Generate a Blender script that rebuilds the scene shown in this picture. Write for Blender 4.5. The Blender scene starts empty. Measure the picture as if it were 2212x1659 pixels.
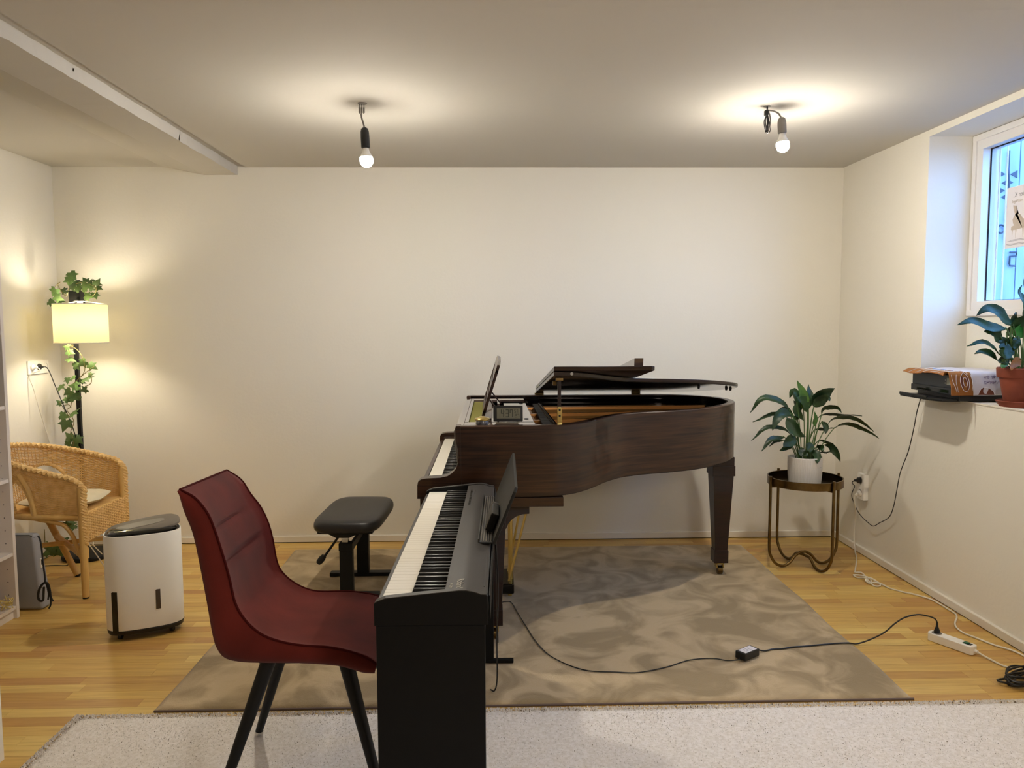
import bpy, bmesh, math, random
from mathutils import Vector, Matrix, noise as mnoise
random.seed(7)
PI = math.pi
S = bpy.context.scene
C = S.collection
R = math.radians

# ------------------------------------------------------------------ camera, world, exposure
FPX, PITCH, YAW, ROLL = 1645.82, 0.077639, 0.024035, -0.004493
CAM = Vector((0, 0, 1.45))
_r = Vector((math.cos(YAW), -math.sin(YAW), 0))
_f = Vector((math.sin(YAW)*math.cos(PITCH), math.cos(YAW)*math.cos(PITCH), -math.sin(PITCH)))
_u = _r.cross(_f)
_r2 = _r*math.cos(ROLL) + _u*math.sin(ROLL)
_u2 = _u*math.cos(ROLL) - _r*math.sin(ROLL)
cd = bpy.data.cameras.new('camera')
cam = bpy.data.objects.new('camera', cd); C.objects.link(cam)
cd.sensor_width = 36.0; cd.lens = FPX*36/2212; cd.clip_start = 0.05
mw = Matrix.Identity(4)
for i in range(3):
    mw[i][0], mw[i][1], mw[i][2], mw[i][3] = _r2[i], _u2[i], -_f[i], CAM[i]
cam.matrix_world = mw
S.camera = cam

S.view_settings.view_transform = 'Standard'
S.view_settings.look = 'None'
S.view_settings.gamma = 1.0
S.view_settings.use_curve_mapping = False
S.view_settings.exposure = 1.0
S.cycles.use_denoising = True
S.cycles.max_bounces = 9
S.cycles.diffuse_bounces = 6
S.cycles.glossy_bounces = 5
S.cycles.transparent_max_bounces = 10
S.cycles.caustics_reflective = False
S.cycles.caustics_refractive = False

BULB = 980.0         # radiance of the two ceiling bulbs
LAMPB = 75.0        # radiance of the floor lamp's bulb
SKY = 5.2
w = bpy.data.worlds.new('sky'); S.world = w; w.use_nodes = True
bg = w.node_tree.nodes['Background']
bg.inputs[0].default_value = (0.22, 0.48, 1.0, 1); bg.inputs[1].default_value = SKY
# soft fill light added in the adjoining room, its source unseen
ld = bpy.data.lights.new('room_fill', 'POINT'); ld.energy = 30.0; ld.color = (1.0, 0.93, 0.84); ld.shadow_soft_size = 0.2
lo = bpy.data.objects.new('room_fill', ld); C.objects.link(lo); lo.location = (0.9, 0.25, 1.7)

# ------------------------------------------------------------------ helpers
def lin(c):
    return tuple((v/255/12.92 if v/255 <= 0.04045 else ((v/255+0.055)/1.055)**2.4) for v in c)

MATS = {}
def pm(name, col, rough=0.5, metal=0.0, coat=0.0, spec=0.5, col2=None, nscale=8.0, stretch=(1, 1, 1), ramp=(0.35, 0.65),
       bump=0.0, bscale=60.0, bstretch=(1, 1, 1), sheen=0.0, rand=0.0, detail=4.0, distort=0.0, bdist=0.002, coat_rough=0.03):
    m = bpy.data.materials.new(name); m.use_nodes = True
    nt = m.node_tree; b = nt.nodes['Principled BSDF']
    c = lin(col) + (1,)
    b.inputs['Base Color'].default_value = c
    b.inputs['Roughness'].default_value = rough
    b.inputs['Metallic'].default_value = metal
    b.inputs['Coat Weight'].default_value = coat
    b.inputs['Coat Roughness'].default_value = coat_rough
    b.inputs['Specular IOR Level'].default_value = spec
    b.inputs['Sheen Weight'].default_value = sheen
    tc = nt.nodes.new('ShaderNodeTexCoord')
    out = None
    if col2 is not None:
        mp = nt.nodes.new('ShaderNodeMapping'); mp.inputs['Scale'].default_value = stretch
        nz = nt.nodes.new('ShaderNodeTexNoise'); nz.inputs['Scale'].default_value = nscale; nz.inputs['Detail'].default_value = detail; nz.inputs['Distortion'].default_value = distort
        rp = nt.nodes.new('ShaderNodeValToRGB')
        rp.color_ramp.elements[0].position = ramp[0]; rp.color_ramp.elements[1].position = ramp[1]
        rp.color_ramp.elements[0].color = c; rp.color_ramp.elements[1].color = lin(col2) + (1,)
        nt.links.new(tc.outputs['Object'], mp.inputs[0]); nt.links.new(mp.outputs[0], nz.inputs['Vector'])
        nt.links.new(nz.outputs['Fac'], rp.inputs[0]); nt.links.new(rp.outputs[0], b.inputs['Base Color'])
        out = rp.outputs[0]
    if rand:
        oi = nt.nodes.new('ShaderNodeObjectInfo')
        hs = nt.nodes.new('ShaderNodeHueSaturation')
        mr = nt.nodes.new('ShaderNodeMapRange'); mr.inputs['To Min'].default_value = 1-rand; mr.inputs['To Max'].default_value = 1+rand
        nt.links.new(oi.outputs['Random'], mr.inputs[0]); nt.links.new(mr.outputs[0], hs.inputs['Value'])
        if out is not None: nt.links.new(out, hs.inputs['Color'])
        else: hs.inputs['Color'].default_value = c
        nt.links.new(hs.outputs[0], b.inputs['Base Color'])
    if bump:
        mp2 = nt.nodes.new('ShaderNodeMapping'); mp2.inputs['Scale'].default_value = bstretch
        nz2 = nt.nodes.new('ShaderNodeTexNoise'); nz2.inputs['Scale'].default_value = bscale; nz2.inputs['Detail'].default_value = 5
        bp = nt.nodes.new('ShaderNodeBump'); bp.inputs['Strength'].default_value = bump; bp.inputs['Distance'].default_value = bdist
        nt.links.new(tc.outputs['Object'], mp2.inputs[0]); nt.links.new(mp2.outputs[0], nz2.inputs['Vector'])
        nt.links.new(nz2.outputs['Fac'], bp.inputs['Height']); nt.links.new(bp.outputs[0], b.inputs['Normal'])
    MATS[name] = m
    return m

def emit(name, col, strength):
    m = bpy.data.materials.new(name); m.use_nodes = True
    nt = m.node_tree; nt.nodes.remove(nt.nodes['Principled BSDF'])
    e = nt.nodes.new('ShaderNodeEmission'); e.inputs[0].default_value = tuple(col)+(1,); e.inputs[1].default_value = strength
    nt.links.new(e.outputs[0], nt.nodes['Material Output'].inputs[0])
    return m

def V(*a): return Vector(a)

def catmull(pts, n=8, closed=False):
    P = [Vector(p) for p in pts]; out = []
    N = len(P)
    rng = range(N if closed else N-1)
    for i in rng:
        if closed:
            p0, p1, p2, p3 = P[(i-1) % N], P[i], P[(i+1) % N], P[(i+2) % N]
        else:
            p1, p2 = P[i], P[i+1]
            p0 = P[i-1] if i > 0 else p1*2-p2
            p3 = P[i+2] if i+2 < N else p2*2-p1
        for k in range(n):
            t = k/n
            out.append(0.5*((2*p1)+(p2-p0)*t+(2*p0-5*p1+4*p2-p3)*t*t+(3*p1-p0-3*p2+p3)*t**3))
    if not closed: out.append(P[-1].copy())
    return out

def resample(P, n):
    P = [Vector(p) for p in P]
    L = [0]
    for a, b in zip(P, P[1:]): L.append(L[-1]+(b-a).length)
    out = []; j = 0
    for i in range(n):
        s = L[-1]*i/(n-1)
        while j < len(P)-2 and L[j+1] < s: j += 1
        d = L[j+1]-L[j]
        out.append(P[j].lerp(P[j+1], 0 if d == 0 else min(1, (s-L[j])/d)))
    return out

class MB:
    def __init__(s): s.v = []; s.f = []; s.sm = []; s.bv = False
    def raw(s, v, f, M=None, smooth=False):
        o = len(s.v)
        s.v += [(M @ Vector(p)) if M is not None else Vector(p) for p in v]
        s.f += [tuple(i+o for i in q) for q in f]; s.sm += [smooth]*len(f)
        return s
    def box(s, a, b, bevel=0.0, M=None, seg=2):
        x0, y0, z0 = [min(p, q) for p, q in zip(a, b)]; x1, y1, z1 = [max(p, q) for p, q in zip(a, b)]
        v = [(x0,y0,z0),(x1,y0,z0),(x1,y1,z0),(x0,y1,z0),(x0,y0,z1),(x1,y0,z1),(x1,y1,z1),(x0,y1,z1)]
        f = [(0,3,2,1),(4,5,6,7),(0,1,5,4),(1,2,6,5),(2,3,7,6),(3,0,4,7)]
        if bevel <= 0: return s.raw(v, f, M)
        return s.bev(v, f, bevel, M, seg)
    def bev(s, v, f, bevel, M=None, seg=2, only=None):
        bm = bmesh.new(); vs = [bm.verts.new(p) for p in v]
        for q in f: bm.faces.new([vs[i] for i in q])
        bm.normal_update()
        ed = [e for e in bm.edges if len(e.link_faces) == 2 and e.calc_face_angle(0) > 0.5]
        if only: ed = [e for e in ed if only(e)]
        bmesh.ops.bevel(bm, geom=ed, offset=bevel, offset_type='OFFSET', segments=seg, profile=0.5, affect='EDGES', clamp_overlap=True)
        bm.verts.index_update()
        s.raw([p.co.copy() for p in bm.verts], [[q.index for q in p.verts] for p in bm.faces], M, True); bm.free(); s.bv = True
        return s
    def cyl(s, a, b, r0, r1=None, n=16, caps=True):
        a, b = Vector(a), Vector(b); r1 = r0 if r1 is None else r1
        d = (b-a).normalized(); x = d.orthogonal().normalized(); y = d.cross(x)
        v = []
        for p, r in ((a, r0), (b, r1)):
            for i in range(n):
                t = 2*PI*i/n; v.append(p+(x*math.cos(t)+y*math.sin(t))*r)
        f = [(i, (i+1) % n, n+(i+1) % n, n+i) for i in range(n)]
        s.raw(v, f, None, True)
        if caps: s.raw(v, [tuple(range(n-1, -1, -1)), tuple(range(n, 2*n))])
        return s
    def lathe(s, prof, o=(0,0,0), n=24, M=None, sx=1.0, sy=1.0):
        v = []; f = []; m = len(prof)
        for i in range(n):
            t = 2*PI*i/n
            for r, z in prof: v.append((o[0]+r*math.cos(t)*sx, o[1]+r*math.sin(t)*sy, o[2]+z))
        for i in range(n):
            for k in range(m-1):
                a, b = i*m+k, ((i+1) % n)*m+k
                f.append((a, b, b+1, a+1))
        return s.raw(v, f, M, True)
    def tube(s, pts, r, n=8, closed=False, caps=True):
        P = [Vector(p) for p in pts]; N = len(P)
        rr = r if callable(r) else (lambda t: r)
        v = []; f = []
        up = None
        for i, p in enumerate(P):
            if closed: t = (P[(i+1) % N]-P[(i-1) % N])
            else: t = (P[min(i+1, N-1)]-P[max(i-1, 0)])
            t = t.normalized() if t.length > 1e-9 else Vector((0,0,1))
            if up is None: up = t.orthogonal().normalized()
            up = (up - t*up.dot(t))
            up = up.normalized() if up.length > 1e-6 else t.orthogonal().normalized()
            y = t.cross(up); q = rr(i/max(1, N-1))
            for k in range(n):
                a = 2*PI*k/n; v.append(p+(up*math.cos(a)+y*math.sin(a))*q)
        for i in range(N if closed else N-1):
            j = (i+1) % N
            for k in range(n): f.append((i*n+k, i*n+(k+1) % n, j*n+(k+1) % n, j*n+k))
        s.raw(v, f, None, True)
        if caps and not closed: s.raw(v, [tuple(range(n-1, -1, -1)), tuple(range((N-1)*n, N*n))])
        return s
    def grid(s, fn, nu, nv, M=None, smooth=True, flip=False, cu=False):
        v = [fn(i/nu, j/nv) for i in range(nu+1) for j in range(nv+1)]
        f = []
        for i in range(nu):
            for j in range(nv):
                a = i*(nv+1)+j; q = (a, a+nv+1, a+nv+2, a+1)
                f.append(q[::-1] if flip else q)
        return s.raw(v, f, M, smooth)
    def prism(s, poly, fn, d0, d1, bevel=0.0, smooth=False, M=None):
        """poly: 2D outline; fn(u, v, d) maps to 3D; extruded d0..d1"""
        n = len(poly)
        v = [fn(p[0], p[1], d0) for p in poly]+[fn(p[0], p[1], d1) for p in poly]
        caps = [tuple(range(n-1, -1, -1)), tuple(range(n, 2*n))]
        side = [(i, (i+1) % n, n+(i+1) % n, n+i) for i in range(n)]
        if bevel > 0: return s.bev(v, caps+side, bevel, M)
        s.raw(v, side, M, smooth); s.raw(v, caps, M, smooth)
        return s
    def mesh(s, name, m, autosmooth=40):
        me = bpy.data.meshes.new(name)
        me.from_pydata([tuple(p) for p in s.v], [], s.f)
        bm = bmesh.new(); bm.from_mesh(me)
        bmesh.ops.remove_doubles(bm, verts=bm.verts, dist=1e-6)
        bmesh.ops.recalc_face_normals(bm, faces=bm.faces)
        bm.to_mesh(me); bm.free()
        if any(s.sm):
            me.polygons.foreach_set('use_smooth', [True]*len(me.polygons))
            me.set_sharp_from_angle(angle=R(autosmooth))
        me.materials.append(m)
        return me
    def build(s, name, m, parent=None, M=None, autosmooth=40, **props):
        if M is not None: s.v = [M @ p for p in s.v]
        o = place(s.mesh(name, m, autosmooth), name, parent, None, **props)
        if s.bv:
            wn = o.modifiers.new('weighted_normals', 'WEIGHTED_NORMAL'); wn.keep_sharp = True; wn.weight = 100
        return o

def place(me, name, parent=None, M=None, **props):
    o = bpy.data.objects.new(name, me); C.objects.link(o)
    if M is not None: o.matrix_basis = M
    if parent is not None: set_parent(o, parent)
    for k, val in props.items(): o[k] = val
    return o

def set_parent(o, p):
    o.parent = p
    o.matrix_parent_inverse = Matrix.Translation(-Vector(p['_o'])) if '_o' in p else Matrix.Identity(4)

def thing(name, label, cat, loc, group=None):
    o = bpy.data.objects.new(name, None); C.objects.link(o)
    o.location = loc; o['_o'] = list(loc); o['label'] = label; o['category'] = cat; o.empty_display_size = 0.1
    if group: o['group'] = group
    return o

def lettering(txt, size, M, m, parent, name='lettering', extrude=0.0003, align='LEFT', **props):
    cu = bpy.data.curves.new(name, 'FONT'); cu.body = txt; cu.size = size; cu.extrude = extrude; cu.align_x = align
    t = bpy.data.objects.new('tmp', cu); C.objects.link(t)
    me = bpy.data.meshes.new_from_object(t)
    bpy.data.objects.remove(t); bpy.data.curves.remove(cu)
    me.transform(M); me.materials.clear(); me.materials.append(m); me.name = name
    return place(me, name, parent, None, **props)

def basis(o, x, y, z):
    M = Matrix.Identity(4)
    for i in range(3): M[i][0], M[i][1], M[i][2], M[i][3] = x[i], y[i], z[i], o[i]
    return M

XZ = lambda u, v, d: V(u, d, v)     # outline in x,z extruded along y
XY = lambda u, v, d: V(u, v, d)     # outline in x,y extruded along z
YZ = lambda u, v, d: V(d, u, v)     # outline in y,z extruded along x

# ------------------------------------------------------------------ materials
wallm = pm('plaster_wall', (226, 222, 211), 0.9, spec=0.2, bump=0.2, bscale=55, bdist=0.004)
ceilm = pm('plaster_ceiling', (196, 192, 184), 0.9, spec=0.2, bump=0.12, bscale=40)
trimw = pm('white_trim', (224, 219, 208), 0.55)
whitep = pm('white_plastic', (238, 236, 230), 0.35)
pvc = pm('window_pvc', (226, 223, 220), 0.3)
darkgap = pm('dark_gap', (22, 15, 10), 0.9)
subf = pm('subfloor', (70, 48, 28), 0.8)
blackp = pm('black_plastic', (17, 18, 20), 0.38)
blackm = pm('black_metal', (15, 16, 17), 0.5, spec=0.3)
rubber = pm('black_rubber', (12, 12, 12), 0.6)
chrome = pm('chrome', (200, 198, 192), 0.18, metal=1.0)
brass = pm('brass', (206, 182, 112), 0.28, metal=1.0)
agedbrass = pm('aged_brass', (128, 104, 64), 0.32, metal=1.0, col2=(98, 78, 46), nscale=14)
traym = pm('tray_brass', (58, 44, 24), 0.22, metal=0.85)
black_gloss = pm('piano_black', (9, 9, 10), 0.06, spec=0.45)
mahog = pm('mahogany_gloss', (68, 42, 24), 0.4, spec=0.3, coat=0.45, col2=(34, 20, 13), nscale=9, stretch=(0.45, 0.45, 10), ramp=(0.32, 0.68), coat_rough=0.02, detail=7)
mahogd = pm('mahogany_dark', (38, 17, 13), 0.4, spec=0.3, coat=0.45, col2=(26, 11, 9), nscale=9, stretch=(1.0, 1.0, 10), ramp=(0.3, 0.7), coat_rough=0.02)
ivory = pm('white_key', (235, 230, 216), 0.3)
ebony = pm('black_key', (14, 14, 15), 0.35)
goldplate = pm('iron_plate_gold', (150, 98, 40), 0.32, metal=0.6)
soundb = pm('soundboard', (150, 96, 45), 0.4, coat=0.3)
stringm = pm('string_steel', (150, 110, 60), 0.3, metal=1.0)
olive = pm('olive_felt', (122, 118, 48), 0.8)
dpanel = pm('charcoal_panel', (50, 46, 42), 0.5, bump=0.05, bscale=400)
standm = pm('black_laminate', (9, 10, 12), 0.55, spec=0.2)
velvet = pm('red_velvet', (104, 38, 31), 0.9, spec=0.12, sheen=0.10, col2=(66, 23, 19), nscale=4.5, ramp=(0.3, 0.75), bump=0.1, bscale=300)
vinyl = pm('black_vinyl', (30, 28, 27), 0.42, bump=0.12, bscale=250)
rattan = pm('rattan', (228, 192, 128), 0.55, col2=(210, 170, 104), nscale=30)
cane = pm('cane_pole', (220, 184, 116), 0.45, col2=(196, 156, 88), nscale=12, stretch=(1, 1, 0.3))
linen = pm('linen_cushion', (206, 196, 170), 0.9, bump=0.3, bscale=300)
greybag = pm('grey_fabric', (150, 151, 156), 0.9, bump=0.25, bscale=400)
terrac = pm('terracotta', (134, 66, 46), 0.85, col2=(116, 56, 40), nscale=10)
soil = pm('soil', (40, 28, 20), 0.95)
leafm = pm('leaf_green', (32, 60, 20), 0.42, col2=(20, 43, 15), nscale=14, rand=0.25, bump=0.4, bscale=60, bdist=0.003)
leafl = pm('leaf_light', (84, 120, 46), 0.4, col2=(56, 92, 36), nscale=20)
leafd = pm('leaf_dry', (146, 92, 44), 0.6)
stemm = pm('stem_green', (72, 100, 50), 0.5)
ivym = pm('ivy_leaf', (96, 122, 62), 0.5, col2=(66, 94, 50), nscale=30, rand=0.3)
ivystem = pm('ivy_stem', (120, 110, 60), 0.6)
potw = pm('white_ceramic', (224, 218, 208), 0.45)
cablew = pm('white_cable', (220, 214, 200), 0.45)
cableb = pm('black_cable', (16, 15, 15), 0.45)
lcd = pm('lcd_grey', (128, 128, 112), 0.25)
lcdink = pm('lcd_ink', (52, 54, 46), 0.5)
greyp = pm('grey_plastic', (120, 116, 110), 0.4)
panelgrey = pm('panel_grey', (118, 110, 100), 0.5, spec=0.3)
clothm = pm('cloth_white', (206, 202, 206), 0.9)
ochre = pm('cloth_ochre', (150, 96, 44), 0.9)
brownc = pm('cloth_brown', (112, 62, 44), 0.9)
purple = pm('cloth_print_purple', (128, 112, 150), 0.9)
bluegrey = pm('blue_painted_wood', (176, 186, 200), 0.6, col2=(150, 162, 180), nscale=4, stretch=(3, 3, 0.6))
darkblue = pm('dark_iron', (60, 66, 80), 0.6)
paper = pm('paper', (226, 222, 224), 0.8)
inkg = pm('ink_grey', (150, 146, 150), 0.8)
inkb = pm('ink_beige', (190, 176, 160), 0.8)
bookw = pm('shelf_white', (214, 206, 198), 0.5)
netm = pm('yellow_net', (206, 186, 110), 0.7)
pinkm = pm('pink_card', (160, 104, 92), 0.8)
darkbox = pm('dark_box', (58, 54, 60), 0.7)
greenled = pm('green_switch', (16, 96, 64), 0.3)

def wood_mat():
    m = bpy.data.materials.new('parquet'); m.use_nodes = True
    nt = m.node_tree; b = nt.nodes['Principled BSDF']; b.inputs['Roughness'].default_value = 0.42
    b.inputs['Coat Weight'].default_value = 0.25; b.inputs['Coat Roughness'].default_value = 0.25
    tc = nt.nodes.new('ShaderNodeTexCoord'); oi = nt.nodes.new('ShaderNodeObjectInfo'); gi = nt.nodes.new('ShaderNodeNewGeometry')
    add = nt.nodes.new('ShaderNodeMath'); add.operation = 'ADD'
    nt.links.new(oi.outputs['Random'], add.inputs[0]); nt.links.new(gi.outputs['Random Per Island'], add.inputs[1])
    fr = nt.nodes.new('ShaderNodeMath'); fr.operation = 'FRACT'; nt.links.new(add.outputs[0], fr.inputs[0])
    rp = nt.nodes.new('ShaderNodeValToRGB'); e = rp.color_ramp
    cols = [(0.0, (188, 141, 68)), (0.12, (199, 157, 82)), (0.35, (216, 180, 96)), (0.6, (207, 166, 88)), (0.8, (224, 193, 110)), (1.0, (188, 139, 74))]
    e.elements[0].position = cols[0][0]; e.elements[0].color = lin(cols[0][1])+(1,)
    e.elements[1].position = 1.0; e.elements[1].color = lin(cols[-1][1])+(1,)
    for p, c in cols[1:-1]:
        k = e.elements.new(p); k.color = lin(c)+(1,)
    nt.links.new(fr.outputs[0], rp.inputs[0])
    comb = nt.nodes.new('ShaderNodeCombineXYZ'); nt.links.new(fr.outputs[0], comb.inputs[2])
    sc = nt.nodes.new('ShaderNodeVectorMath'); sc.operation = 'SCALE'; sc.inputs['Scale'].default_value = 50
    nt.links.new(comb.outputs[0], sc.inputs[0])
    va = nt.nodes.new('ShaderNodeVectorMath'); va.operation = 'ADD'
    mp = nt.nodes.new('ShaderNodeMapping'); mp.inputs['Scale'].default_value = (1.6, 22, 1)
    nt.links.new(tc.outputs['Object'], mp.inputs[0]); nt.links.new(mp.outputs[0], va.inputs[0]); nt.links.new(sc.outputs[0], va.inputs[1])
    nz = nt.nodes.new('ShaderNodeTexNoise'); nz.inputs['Scale'].default_value = 2.2; nz.inputs['Detail'].default_value = 5; nz.inputs['Distortion'].default_value = 0.8
    nt.links.new(va.outputs[0], nz.inputs['Vector'])
    r2 = nt.nodes.new('ShaderNodeValToRGB'); r2.color_ramp.elements[0].position = 0.28; r2.color_ramp.elements[1].position = 0.62
    r2.color_ramp.elements[0].color = (0.72, 0.64, 0.56, 1); r2.color_ramp.elements[1].color = (1, 1, 1, 1)
    nt.links.new(nz.outputs['Fac'], r2.inputs[0])
    mx = nt.nodes.new('ShaderNodeMix'); mx.data_type = 'RGBA'; mx.blend_type = 'MULTIPLY'; mx.inputs['Factor'].default_value = 0.75
    nt.links.new(rp.outputs[0], mx.inputs['A']); nt.links.new(r2.outputs[0], mx.inputs['B'])
    nt.links.new(mx.outputs['Result'], b.inputs['Base Color'])
    return m
woodm = wood_mat()

def glass_mat():
    m = bpy.data.materials.new('window_glass'); m.use_nodes = True
    nt = m.node_tree; nt.nodes.remove(nt.nodes['Principled BSDF'])
    t = nt.nodes.new('ShaderNodeBsdfTransparent'); t.inputs[0].default_value = (0.94, 0.97, 1, 1)
    g = nt.nodes.new('ShaderNodeBsdfGlossy'); g.inputs['Roughness'].default_value = 0.02
    fr = nt.nodes.new('ShaderNodeFresnel'); fr.inputs[0].default_value = 1.35
    mx = nt.nodes.new('ShaderNodeMixShader')
    ge = nt.nodes.new('ShaderNodeNewGeometry'); iv_ = nt.nodes.new('ShaderNodeMath'); iv_.operation = 'SUBTRACT'; iv_.inputs[0].default_value = 1.0
    ml = nt.nodes.new('ShaderNodeMath'); ml.operation = 'MULTIPLY'
    nt.links.new(ge.outputs['Backfacing'], iv_.inputs[1]); nt.links.new(iv_.outputs[0], ml.inputs[0]); nt.links.new(fr.outputs[0], ml.inputs[1])
    nt.links.new(ml.outputs[0], mx.inputs[0]); nt.links.new(t.outputs[0], mx.inputs[1]); nt.links.new(g.outputs[0], mx.inputs[2])
    nt.links.new(mx.outputs[0], nt.nodes['Material Output'].inputs[0])
    return m
glassm = glass_mat()

def shade_mat():
    m = bpy.data.materials.new('lampshade_fabric'); m.use_nodes = True
    nt = m.node_tree; b = nt.nodes['Principled BSDF']
    b.inputs['Base Color'].default_value = lin((236, 226, 190))+(1,); b.inputs['Roughness'].default_value = 0.9
    t = nt.nodes.new('ShaderNodeBsdfTranslucent'); t.inputs[0].default_value = lin((128, 120, 88))+(1,)
    mx = nt.nodes.new('ShaderNodeMixShader'); mx.inputs[0].default_value = 0.45
    nt.links.new(b.outputs[0], mx.inputs[1]); nt.links.new(t.outputs[0], mx.inputs[2])
    nt.links.new(mx.outputs[0], nt.nodes['Material Output'].inputs[0])
    return m
shadem = shade_mat()
bulbm = emit('bulb_glow', (1.0, 0.92, 0.79), BULB)
def led_profile(m, strength, lo=0.12):      # the diffuser dome of an LED bulb glows most where it faces away from the socket
    nt = m.node_tree; e = [n for n in nt.nodes if n.type == 'EMISSION'][0]
    g = nt.nodes.new('ShaderNodeNewGeometry'); sx = nt.nodes.new('ShaderNodeSeparateXYZ'); mr = nt.nodes.new('ShaderNodeMapRange')
    mr.inputs['From Min'].default_value = 0.15; mr.inputs['From Max'].default_value = -0.75
    mr.inputs['To Min'].default_value = strength*lo; mr.inputs['To Max'].default_value = strength
    nt.links.new(g.outputs['Normal'], sx.inputs[0]); nt.links.new(sx.outputs['Z'], mr.inputs[0]); nt.links.new(mr.outputs[0], e.inputs[1])
led_profile(bulbm, BULB)
lampbulbm = emit('lamp_bulb_glow', (1.0, 0.89, 0.69), LAMPB)
displaym = emit('blue_display', (0.35, 0.55, 1.0), 0.6)

trayg = pm('mahogany_reflection_grey', (96, 84, 80), 0.06, coat=1.0, col2=(84, 70, 66), nscale=6, coat_rough=0.02)  # mahogany with the wall's pale reflection mixed into its grey base colour
letterm = pm('pale_print', (176, 170, 156), 0.6)
restm = pm('rest_black', (24, 24, 22), 0.5, spec=0.3)
# ------------------------------------------------------------------ room shell
XL, YB, ZC, DA = -2.83, 5.055, 2.4714, 0.0106
YF = -2.6                                        # far end of the room behind the camera
def xr(y): return 2.3133 + (YB-y)*math.tan(DA)   # inner face of the right wall
def rw(y, z, off=0.0): return V(xr(y)-off, y, z)
TR = dict(kind='structure')

MB().box((XL-0.25, YB, -0.1), (2.6, YB+0.2, 2.62)).build('wall_back', wallm, **TR)
MB().box((XL-0.2, YF-0.2, -0.1), (XL, YB+0.1, 2.62)).build('wall_left', wallm, **TR)
MB().box((XL-0.2, YF-0.2, -0.1), (2.69, YF, 2.62)).build('wall_behind', pm('wall_dimmed_brown', (112, 98, 86), 0.9), **TR)  # unseen wall, colour darkened so the piano side reflects a dim room
MB().box((XL, 2.41, 0), (-1.655, 2.50, 2.49)).build('wall_front', wallm, **TR)
# right wall with window niche (niche y 2.45..4.083, z 1.058..2.437, deep to x 2.567)
NY0, NY1, NZ0, NZ1, NX = 2.62, 4.082, 1.058, 2.437, 2.567
WZ0, WZ1, WY1 = 1.485, 2.43, 4.082
def wallbox(mb, y0, y1, z0, z1, xin=None, xout=2.69):
    v = []
    for z in (z0, z1):
        for y in (y0, y1):
            v += [(xr(y) if xin is None else xin, y, z), (xout, y, z)]
    mb.raw(v, [(0,1,3,2),(4,6,7,5),(0,4,5,1),(2,3,7,6),(0,2,6,4),(1,5,7,3)])
m = MB()
wallbox(m, NY1, YB+0.05, -0.1, 2.62); wallbox(m, YF-0.1, NY0, -0.1, 2.62)
wallbox(m, NY0, NY1, -0.1, NZ0); wallbox(m, NY0, NY1, NZ1, 2.62)
wallbox(m, NY0, NY1, NZ0, WZ0, NX)
m.build('wall_right', wallm, **TR)
# window sill board, slightly proud of the wall
m = MB(); v = []
for z in (NZ0, NZ0+0.006):
    for y in (NY0, NY1): v += [(xr(y)-0.004, y, z), (NX, y, z)]
m.raw(v, [(0,1,3,2),(4,6,7,5),(0,4,5,1),(2,3,7,6),(0,2,6,4),(1,5,7,3)])
m.build('trim_3', trimw, **TR)
SILL = NZ0+0.006

# ceiling: upper layer, the main lower layer right of the beam, the strip left of it
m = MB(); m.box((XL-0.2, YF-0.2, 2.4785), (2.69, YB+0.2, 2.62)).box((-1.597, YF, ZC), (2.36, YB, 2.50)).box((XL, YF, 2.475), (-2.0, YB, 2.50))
m.build('ceiling', ceilm, **TR)
m = MB()
nb = 48; rows = []
random.seed(3)
v = []; f = []
for i in range(nb+1):
    y = 2.45+(YB-2.45)*i/nb
    e = random.uniform(-0.004, 0.003)
    top = random.uniform(-0.002, 0.004)
    v += [(-1.644+top, y, 2.495), (-1.646+e*0.5, y, 2.422+e*0.6), (-1.86+e, y, 2.423), (-2.13+e, y, 2.4765), (-2.13, y, 2.495)]
for i in range(nb):
    for k in range(4):
        a = i*5+k; f.append((a, a+5, a+6, a+1))
    f.append((i*5+4, i*5+9, i*5+5, i*5))
f += [(4,3,2,1,0), tuple(nb*5+k for k in range(5))]
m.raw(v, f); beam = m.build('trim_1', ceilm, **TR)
for y, dz0, dz1 in ((3.12, 2.462, 2.452), (4.13, 2.455, 2.424)):
    MB().prism([(-0.003, 0), (0.002, -0.004), (0.004, 0.002)], lambda a, b, d: V(-1.6425, y+a+(d-dz1)*0.25, d+b), dz1, dz0).build('crack', darkgap, beam)
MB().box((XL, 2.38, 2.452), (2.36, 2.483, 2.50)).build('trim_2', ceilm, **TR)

# baseboards (a thin dark joint under each)
def baseboard(name, a, b, nrm):
    a, b, nrm = Vector(a), Vector(b), Vector(nrm).normalized()
    m = MB(); h, t = 0.045, 0.015
    v = []
    for p in (a, b):
        v += [p+V(0,0,0.005), p+nrm*t+V(0,0,0.005), p+nrm*t+V(0,0,h-0.003), p+nrm*(t-0.003)+V(0,0,h), p+V(0,0,h)]
    m.raw(v, [(0,1,6,5),(1,2,7,6),(2,3,8,7),(3,4,9,8),(4,3,2,1,0),(5,6,7,8,9)])
    o = m.build(name, trimw, **TR)
    m = MB(); v = []
    for p in (a, b): v += [p, p+nrm*0.011, p+nrm*0.011+V(0,0,0.005), p+V(0,0,0.005)]
    m.raw(v, [(0,1,5,4),(1,2,6,5),(2,3,7,6)]); m.build('joint', darkgap, o)
baseboard('baseboard_back', (XL, YB, 0), (2.313, YB, 0), (0, -1, 0))
baseboard('baseboard_right', (xr(YB), YB, 0), (xr(YF), YF, 0), (-1, -DA, 0))
baseboard('baseboard_left', (XL, YB, 0), (XL, 2.5, 0), (1, 0, 0))
MB().box((2.289, YB-0.022, 0.002), (2.302, YB-0.008, 0.047), 0.001).build('trim_4', trimw, **TR)

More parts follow.
